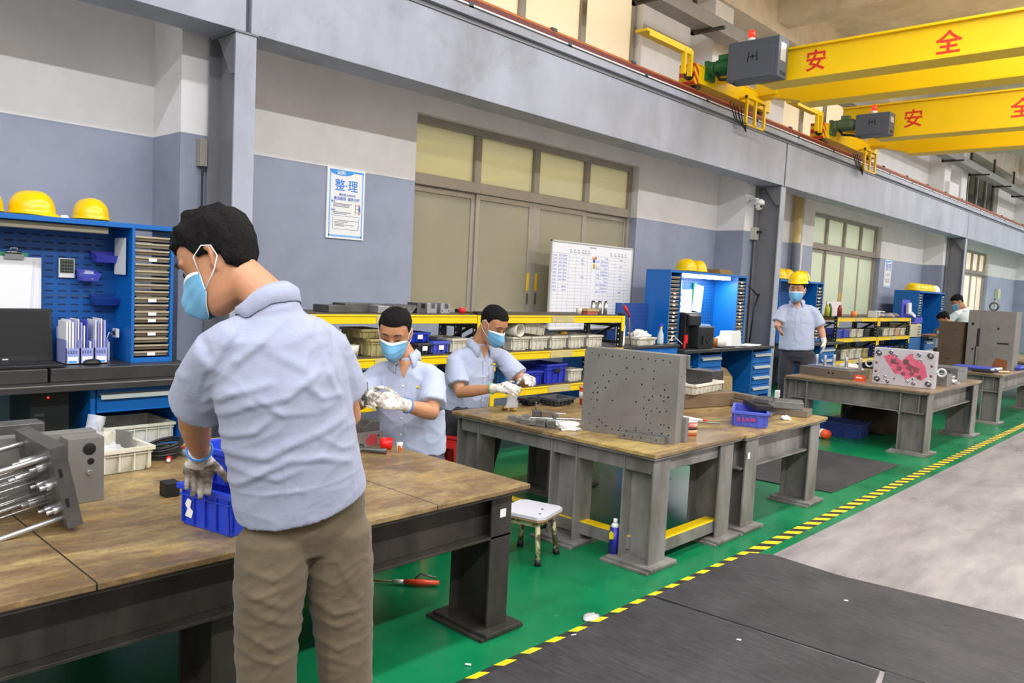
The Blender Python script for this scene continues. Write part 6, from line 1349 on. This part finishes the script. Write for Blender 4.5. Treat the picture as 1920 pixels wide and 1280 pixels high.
    b.tube([hem+V((0, 0, .06)), pv, pv-V((0, 0, .08)), pv-V((0, 0, .15))], [(.16, .12), (.17, .125), (.175, .125), (.15, .1)], 28, ref=L)
    for q in 'LR': 
        hp, kn, an = g('hip'+q), g('kn'+q), g('an'+q); b.tube([hp+(hp-kn).normalized()*.05, hp, hp.lerp(kn, .5), kn, kn.lerp(an, .5), an+V((0, 0, .02))], [lr[0]*.6, lr[0], lr[0]*.96, lr[1], lr[1]*.92, lr[2]], 24)
    vox(b, 'trousers', t, near*1.1, smooth=4, fn=s.get('tfn', lambda p, n_: .004*max(0, 1-abs(noise.noise(V((p.x*9, p.y*9, p.z*14)))*2.2))**3))
    for q in 'LR':
        b = B(BLACK); an = g('an'+q); f = V(s.get('foot', fw_)).normalized(); b.tube([an-f*.05+V((0, 0, -.03)), an+V((0, 0, -.03)), an+f*.08+V((0, 0, -.045)), an+f*.17+V((0, 0, -.05))], [(.036, .04), (.042, .05), (.048, .034), (.035, .024)], 14, ref=L)
        z_ = an.z-.085; b.build('shoe', t)
    if s.get('hair', True): H.hair(t, **s.get('hairkw', {}))
    if s.get('mask', True): H.mask(t)
    H.eyes(t)
    for q in 'LR':
        gl = s.get('glove'+q)
        if gl: D, N, S, c = s['hand'+q][:4]; glove(t, s['wr'+q], D, N, S, c, k, g('wr'+q)-g('el'+q), s.get('gv', .0045), gl if gl != 1 else None, s.get('tc', .5), s.get('glm'))
    return t, H
# --- foreground man, seen from behind, bending over the near table
def px2uv(): pass
O_ = V((-1.80, 1.1, 0)); U_ = V((.22, .97, 0)).normalized(); n_ = V((.97, -.22, 0))
CREASE = [(-0.204,1.364,-0.17,1.388,0.006,0.0025),(-0.17,1.388,-0.117,1.406,0.006,0.0025),(-0.117,1.406,-0.03,1.436,0.006,0.0025),(-0.03,1.436,0.04,1.445,0.006,0.0025),(0.04,1.445,0.097,1.431,0.006,0.0025),(-0.243,1.357,-0.21,1.331,0.012,-0.006),(-0.21,1.331,-0.196,1.279,0.012,-0.006),(-0.196,1.279,-0.194,1.162,0.012,-0.006),(0.128,1.378,0.119,1.306,0.012,-0.004),(0.119,1.306,0.133,1.234,0.012,-0.004),(0.133,1.234,0.149,1.146,0.012,-0.004),(-0.192,1.242,-0.159,1.307,0.012,0.007),(-0.159,1.307,-0.121,1.358,0.012,0.007),(-0.185,1.195,-0.128,1.267,0.012,0.007),(-0.128,1.267,-0.07,1.321,0.012,0.007),(-0.179,1.155,-0.146,1.184,0.014,0.008),(-0.146,1.184,-0.067,1.211,0.014,0.008),(-0.17,1.121,-0.106,1.158,0.016,0.008),(-0.106,1.158,-0.025,1.175,0.016,0.008),(-0.025,1.175,0.059,1.236,0.016,0.008),(-0.166,1.241,-0.109,1.294,0.014,0.005),(-0.109,1.294,-0.016,1.376,0.014,0.005),(0.087,1.363,0.104,1.292,0.01,0.006),(0.104,1.292,0.134,1.217,0.01,0.006),(0.068,1.321,0.091,1.235,0.012,0.005),(0.091,1.235,0.136,1.161,0.012,0.005),(-0.156,1.066,-0.091,1.086,0.014,0.008),(-0.091,1.086,-0.064,1.115,0.014,0.008),(-0.142,1.024,-0.062,1.017,0.018,0.009),(-0.062,1.017,-0.007,1.048,0.018,0.009),(-0.007,1.048,0.138,1.103,0.018,0.009),(-0.107,0.938,-0.061,0.982,0.016,0.008),(-0.061,0.982,-0.006,1.01,0.016,0.008),(-0.006,1.01,0.081,1.008,0.016,0.008),(0.081,1.008,0.157,0.991,0.016,0.008),(-0.121,0.981,-0.032,0.958,0.014,0.006),(-0.032,0.958,0.023,0.981,0.014,0.006),(-0.106,0.91,-0.003,0.92,0.006,0.003),(-0.003,0.92,0.113,0.936,0.006,0.003),(0.113,0.936,0.224,0.955,0.006,0.003),(-0.02,0.999,-0.006,0.913,0.005,0.0025),(-0.006,0.913,0.002,0.833,0.005,0.0025),(0.16,1.116,0.175,0.997,0.006,0.003),(0.175,0.997,0.195,0.89,0.006,0.003),(-0.093,1.178,-0.037,1.134,0.014,0.006),(-0.037,1.134,0.062,1.133,0.014,0.006),(-0.062,1.293,0.015,1.251,0.02,0.006),(0.015,1.251,0.076,1.149,0.02,0.006),(-0.224,1.295,-0.233,1.216,0.012,0.005),(-0.233,1.216,-0.222,1.157,0.012,0.005),(-0.26,1.243,-0.259,1.165,0.012,0.004),(0.017,1.209,0.076,1.171,0.012,0.005),(0.076,1.171,0.143,1.176,0.012,0.005),(-0.141,0.969,-0.126,0.899,0.012,0.005),(-0.126,0.899,-0.109,0.862,0.012,0.005),(0.079,1.063,0.14,1.029,0.012,0.005),(0.14,1.029,0.187,1.026,0.012,0.005)]
CREASET = [(-0.109,0.715,-0.025,0.672,0.012,0.006),(-0.025,0.672,0.068,0.714,0.012,0.006),(-0.093,0.641,0.006,0.593,0.014,0.008),(0.006,0.593,0.078,0.623,0.014,0.008),(-0.081,0.589,0.007,0.549,0.014,0.008),(0.007,0.549,0.082,0.518,0.014,0.008),(-0.09,0.527,-0.02,0.481,0.012,0.008),(-0.02,0.481,0.075,0.497,0.012,0.008),(-0.082,0.467,-0.004,0.433,0.012,0.007),(-0.004,0.433,0.084,0.442,0.012,0.007),(-0.117,0.8,-0.055,0.777,0.012,0.005),(-0.055,0.777,0.029,0.793,0.012,0.005),(0.092,0.65,0.155,0.624,0.012,0.006),(0.155,0.624,0.229,0.672,0.012,0.006),(0.094,0.59,0.157,0.54,0.014,0.009),(0.157,0.54,0.234,0.547,0.014,0.009),(0.104,0.528,0.175,0.498,0.012,0.008),(0.175,0.498,0.23,0.517,0.012,0.008),(0.106,0.467,0.177,0.428,0.012,0.008),(0.177,0.428,0.229,0.447,0.012,0.008),(0.152,0.7,0.219,0.581,0.014,0.006),(-0.054,0.734,-0.094,0.67,0.012,0.005),(0.108,0.414,0.227,0.377,0.012,0.006),(-0.086,0.619,0.077,0.668,0.01,0.005)]
sf = creases(O_, U_, n_, CREASE, .85); tf = creases(O_, U_, n_, CREASET, .9)
def fgs(p, nr):
    q = p-O_; u, v = q.dot(U_), q.z
    r1 = 1-abs(noise.noise(V((u*6+v*4, v*9-u*5, 2.0)))*2.2); r2 = 1-abs(noise.noise(V((u*13-v*5, v*15+u*7, 7.0)))*2.4)
    return sf(p, nr)*.95+.0026*max(0, r1)**3+.0006*max(0, r2)**3
def fgt(p, nr):
    q = p-O_; u, v = q.dot(U_), q.z
    r1 = 1-abs(noise.noise(V((u*9+v*6, v*19-u*10, 5.0)))*2.3); r2 = 1-abs(noise.noise(V((u*14-v*9, v*26+u*16, 9.0)))*2.4)
    return tf(p, nr)*.8+(.0032*max(0, r1)**3+.0008*max(0, r2)**3)*(1.0 if v < .7 else .5)
Xl = V((-.22, -.97, 0))   # his left
fg, Hfg = person('person in pale blue shirt and brown trousers bending over the near table, back turned', (-1.9, 1.25, 0), dict(
    head=(-2.055, 1.025, 1.515), fwd=(-.62, -.62, -.62), up=(-.52, -.3, .8), hs=1.03, neck=(-1.905, 1.10, 1.415), chest=(-1.89, 1.12, 1.22), pelvis=(-1.93, 1.24, .86), hem=(-1.925, 1.22, .855),
    shL=(-1.93, .975, 1.29), shR=(-1.89, 1.245, 1.30), elL=(-2.16, 1.005, 1.085), wrL=(-2.34, 1.115, .915), elR=(-1.92, 1.36, 1.09), wrR=(-2.16, 1.38, 1.0),
    handL=((-.62, .25, -.74), (.3, -.2, -.6), (.2, .9, 0), 1.15), handR=((-.9, -.2, -.3), (0, 0, -1), (0, -1, 0), .7), gloveL=BAND, gloveR=BAND, glm=[GLOVE, GLOVED],
    hipL=(-1.93, 1.135, .76), hipR=(-1.89, 1.315, .76), knL=(-1.93, 1.12, .45), knR=(-1.88, 1.345, .45), anL=(-1.91, 1.13, .10), anR=(-1.86, 1.36, .10), foot=(-.97, .22, 0),
    front=False, hemr=(.188, .15), prof=[(.182, .145), (.18, .125), (.15, .1), (.08, .075), (.066, .064)], r0=.07, r1=.08, r2=.083, slv=.80, slvR=.7, vs=.0052, shirt=SHIRT, trs=KHAKI, legr=(.1, .084, .074), sfn=fgs, tfn=fgt, bodyf=(-.97, .1, 0),
    hairkw=dict(front=.075, side=-.005, back=-.062, thick=.02, noise_a=.006, tuft=.022, seed=3), gv=.004, k=1.05))
# --- first seated man, facing the camera, holding a small tool
m1, H1 = person('seated masked person at the end of the near table, holding a small dark tool', (-3.25, 2.75, 0), dict(
    head=(-3.25, 2.585, 1.205), fwd=(.58, -.68, -.42), up=(.2, -.2, .95), hs=1.0, neck=(-3.24, 2.66, 1.075), chest=(-3.25, 2.70, .88), pelvis=(-3.27, 2.76, .54), hem=(-3.255, 2.74, .56),
    shL=(-3.12, 2.75, .995), shR=(-3.38, 2.59, .985), elL=(-3.0, 2.64, .82), wrL=(-2.975, 2.42, .885), elR=(-3.33, 2.42, .84), wrR=(-3.13, 2.33, .905),
    handL=((-.35, -.85, .25), (-.8, 0, -.3), (-.2, 0, 1), .85), handR=((.65, -.5, .1), (.3, .5, -.3), (0, 0, 1), .85), gloveL=BAND, gloveR=1, tc=.9,
    hipL=(-3.17, 2.8, .5), hipR=(-3.36, 2.7, .5), knL=(-3.0, 2.62, .50), knR=(-3.25, 2.56, .5), anL=(-3.22, 2.98, .10), anR=(-3.42, 2.88, .10), foot=(.6, -.7, 0), legr=(.082, .068, .065),
    badge=((-3.085, 2.555, .90), (.8, .6, 0), (0, 0, 1), (.55, -.75, 0)), hemr=(.185, .15), prof=[(.185, .145), (.185, .122), (.15, .09), (.075, .07), (.062, .06)], r0=.056, r1=.068, r2=.076, slv=.8, vs=.0065, bodyf=(.65, -.75, 0), open=.5,
    hairkw=dict(front=.082, side=.0, back=-.05, thick=.011, noise_a=.003, seed=8), skin=SKIN))
# --- second seated man in profile
m2, H2 = person('seated masked person behind the middle table, holding a clear bag of parts', (-4.05, 3.85, 0), dict(
    head=(-3.86, 3.93, 1.20), fwd=(.80, .05, -.5), up=(.3, 0, .9), hs=1.04, neck=(-3.98, 3.92, 1.055), chest=(-4.03, 3.90, .86), pelvis=(-4.1, 3.87, .54), hem=(-4.08, 3.88, .58),
    shL=(-3.94, 4.10, .97), shR=(-4.03, 3.74, .955), elL=(-3.74, 4.15, .80), wrL=(-3.56, 3.97, .86), elR=(-3.90, 3.68, .735), wrR=(-3.60, 3.74, .80),
    handL=((.8, -.5, .1), (.1, -.1, -1), (.2, -.9, .2), .7), handR=((.9, .3, .1), (-.2, .5, -.5), (0, 0, 1), .8), gloveL=1, gloveR=M('green glove cuff', (90, 180, 110), .6), tc=.8,
    hipL=(-4.06, 3.97, .52), hipR=(-4.08, 3.78, .52), knL=(-3.86, 4.02, .58), knR=(-3.86, 3.82, .62), anL=(-3.95, 4.0, .10), anR=(-3.95, 3.8, .10), foot=(.95, -.1, 0), legr=(.085, .075, .065),
    badge=((-3.835, 3.98, .90), (-.1, 1, 0), (0, 0, 1), (1, 0, 0)), hemr=(.19, .16), prof=[(.185, .15), (.185, .13), (.15, .095), (.08, .072), (.066, .064)], r0=.058, r1=.07, r2=.078, slv=.78, vs=.007, bodyf=(.97, -.1, 0), open=.5,
    hairkw=dict(front=.085, side=.01, back=-.035, thick=.007, noise_a=.002, seed=5)))
# --- standing man with the yellow helmet
hm, H3 = person('person in a yellow hard hat, mask and pale blue shirt standing by the second column', (-4.05, 9.3, 0), dict(
    head=(-4.01, 9.28, 1.575), fwd=(.25, -.95, -.15), hs=1.12, neck=(-4.02, 9.33, 1.44), chest=(-4.0, 9.33, 1.22), pelvis=(-3.98, 9.34, .87), hem=(-3.99, 9.34, .86),
    shL=(-3.86, 9.42, 1.34), shR=(-4.145, 9.25, 1.34), elL=(-3.765, 9.49, 1.12), wrL=(-3.69, 9.42, .98), elR=(-4.165, 9.15, 1.14), wrR=(-4.07, 8.98, 1.14),
    handL=((.1, -.2, -1), (-.9, -.3, 0), (.2, -.9, 0), .45), handR=((.4, -.5, -.6), (.8, .4, 0), (.5, -.6, .3), .4), gloveL=1,
    hipL=(-3.88, 9.4, .82), hipR=(-4.07, 9.31, .82), knL=(-3.88, 9.36, .47), knR=(-4.08, 9.28, .47), anL=(-3.86, 9.42, .10), anR=(-4.08, 9.34, .10), foot=(.45, -.88, 0), legr=(.1, .08, .075),
    badge=((-3.94, 9.2, 1.27), (.88, .45, 0), (0, 0, 1), (.45, -.88, 0)), hemr=(.205, .15), prof=[(.2, .145), (.2, .13), (.16, .1), (.08, .07), (.066, .062)], r0=.06, r1=.074, r2=.082, slv=.78, vs=.009, bodyf=(.5, -.86, 0), open=.5, skin=SKIN2, hair=True))
hh = helmet('yellow hard hat worn by the standing man', (-4.012, 9.30, 1.655), radians(195), 1.06); hh['category'] = 'helmet'; hh['label'] = 'yellow hard hat worn by the person standing by the second column'
if 'group' in hh: del hh['group']
# --- two far workers
f1, H4 = person('far person in white leaning over the farthest bench, dark hair, mask pulled on', (-4.4, 18.4, 0), dict(
    head=(-4.42, 18.12, 1.56), fwd=(-.65, -.45, -.6), up=(-.3, -.2, .9), hs=1.12, neck=(-4.33, 18.25, 1.42), chest=(-4.3, 18.35, 1.2), pelvis=(-4.3, 18.45, .87), hem=(-4.3, 18.45, .85),
    shL=(-4.4, 18.12, 1.34), shR=(-4.2, 18.5, 1.34), elL=(-4.6, 18.1, 1.1), wrL=(-4.75, 18.2, .98), elR=(-4.35, 18.6, 1.1), wrR=(-4.6, 18.6, .98),
    handL=((-.8, .2, -.4), (0, 0, -1), (0, 1, 0), .5), handR=((-.9, 0, -.3), (0, 0, -1), (0, -1, 0), .5),
    hipL=(-4.32, 18.36, .82), hipR=(-4.28, 18.54, .82), knL=(-4.3, 18.36, .47), knR=(-4.28, 18.56, .47), anL=(-4.3, 18.36, .1), anR=(-4.28, 18.56, .1), foot=(-1, 0, 0), vs=.012, bodyf=(-1, -.1, 0), shirt=clothm('white far shirt', (224, 236, 242), fold=6),
    hemr=(.2, .15), skin=SKIN2))
f2, H5 = person('far seated person with dark hair bent over the farthest bench beside the one in white', (-4.5, 17.4, 0), dict(
    head=(-4.47, 17.45, 1.20), fwd=(-.6, -.4, -.7), up=(-.3, -.2, .9), hs=1.12, neck=(-4.38, 17.6, 1.08), chest=(-4.32, 17.7, .92), pelvis=(-4.3, 17.8, .6), hem=(-4.3, 17.78, .62),
    shL=(-4.42, 17.5, 1.0), shR=(-4.22, 17.85, 1.0), elL=(-4.6, 17.5, .85), wrL=(-4.78, 17.55, .86), elR=(-4.4, 17.9, .85), wrR=(-4.65, 17.85, .86),
    handL=((-.9, .2, 0), (0, 0, -1), (0, 1, 0), .5), handR=((-.9, 0, 0), (0, 0, -1), (0, -1, 0), .5),
    hipL=(-4.3, 17.7, .55), hipR=(-4.28, 17.88, .55), knL=(-4.62, 17.7, .55), knR=(-4.6, 17.9, .55), anL=(-4.6, 17.7, .1), anR=(-4.58, 17.9, .1), foot=(-1, 0, 0), vs=.012, bodyf=(-1, -.1, 0), shirt=SHIRTF, skin=SKIN2, mask=False))
# --- things they hold
b = B(STEELD, STEELB); b.tube([(-3.05, 2.27, .88), (-3.07, 2.28, .93), (-3.09, 2.29, .985)], [.014, .012, .009], 10); b.tube([(-3.02, 2.29, .90), (-3.08, 2.27, .915)], .016, 10)
tag(b.build('hand_tool'), 'dark small tool held upright in the first seated man\'s gloved hands', 'tool')
b = B(FILM); b.loft([[(.055*cos(k*pi/7)*w_+.006*sin(k*2.7+i), .018*sin(k*pi/7)*(2.2-i*.33)+.004*cos(k*3+i*2), -i*.028) for k in range(14)] for i, w_ in enumerate((1.25, 1.1, .8, .65, .7, .85))]); b.tr(TM(-3.52, 3.80, .815, 1.2)); tag(b.build('plastic_bag'), 'clear plastic bag of small parts hanging from the second seated man\'s hand', 'bag')
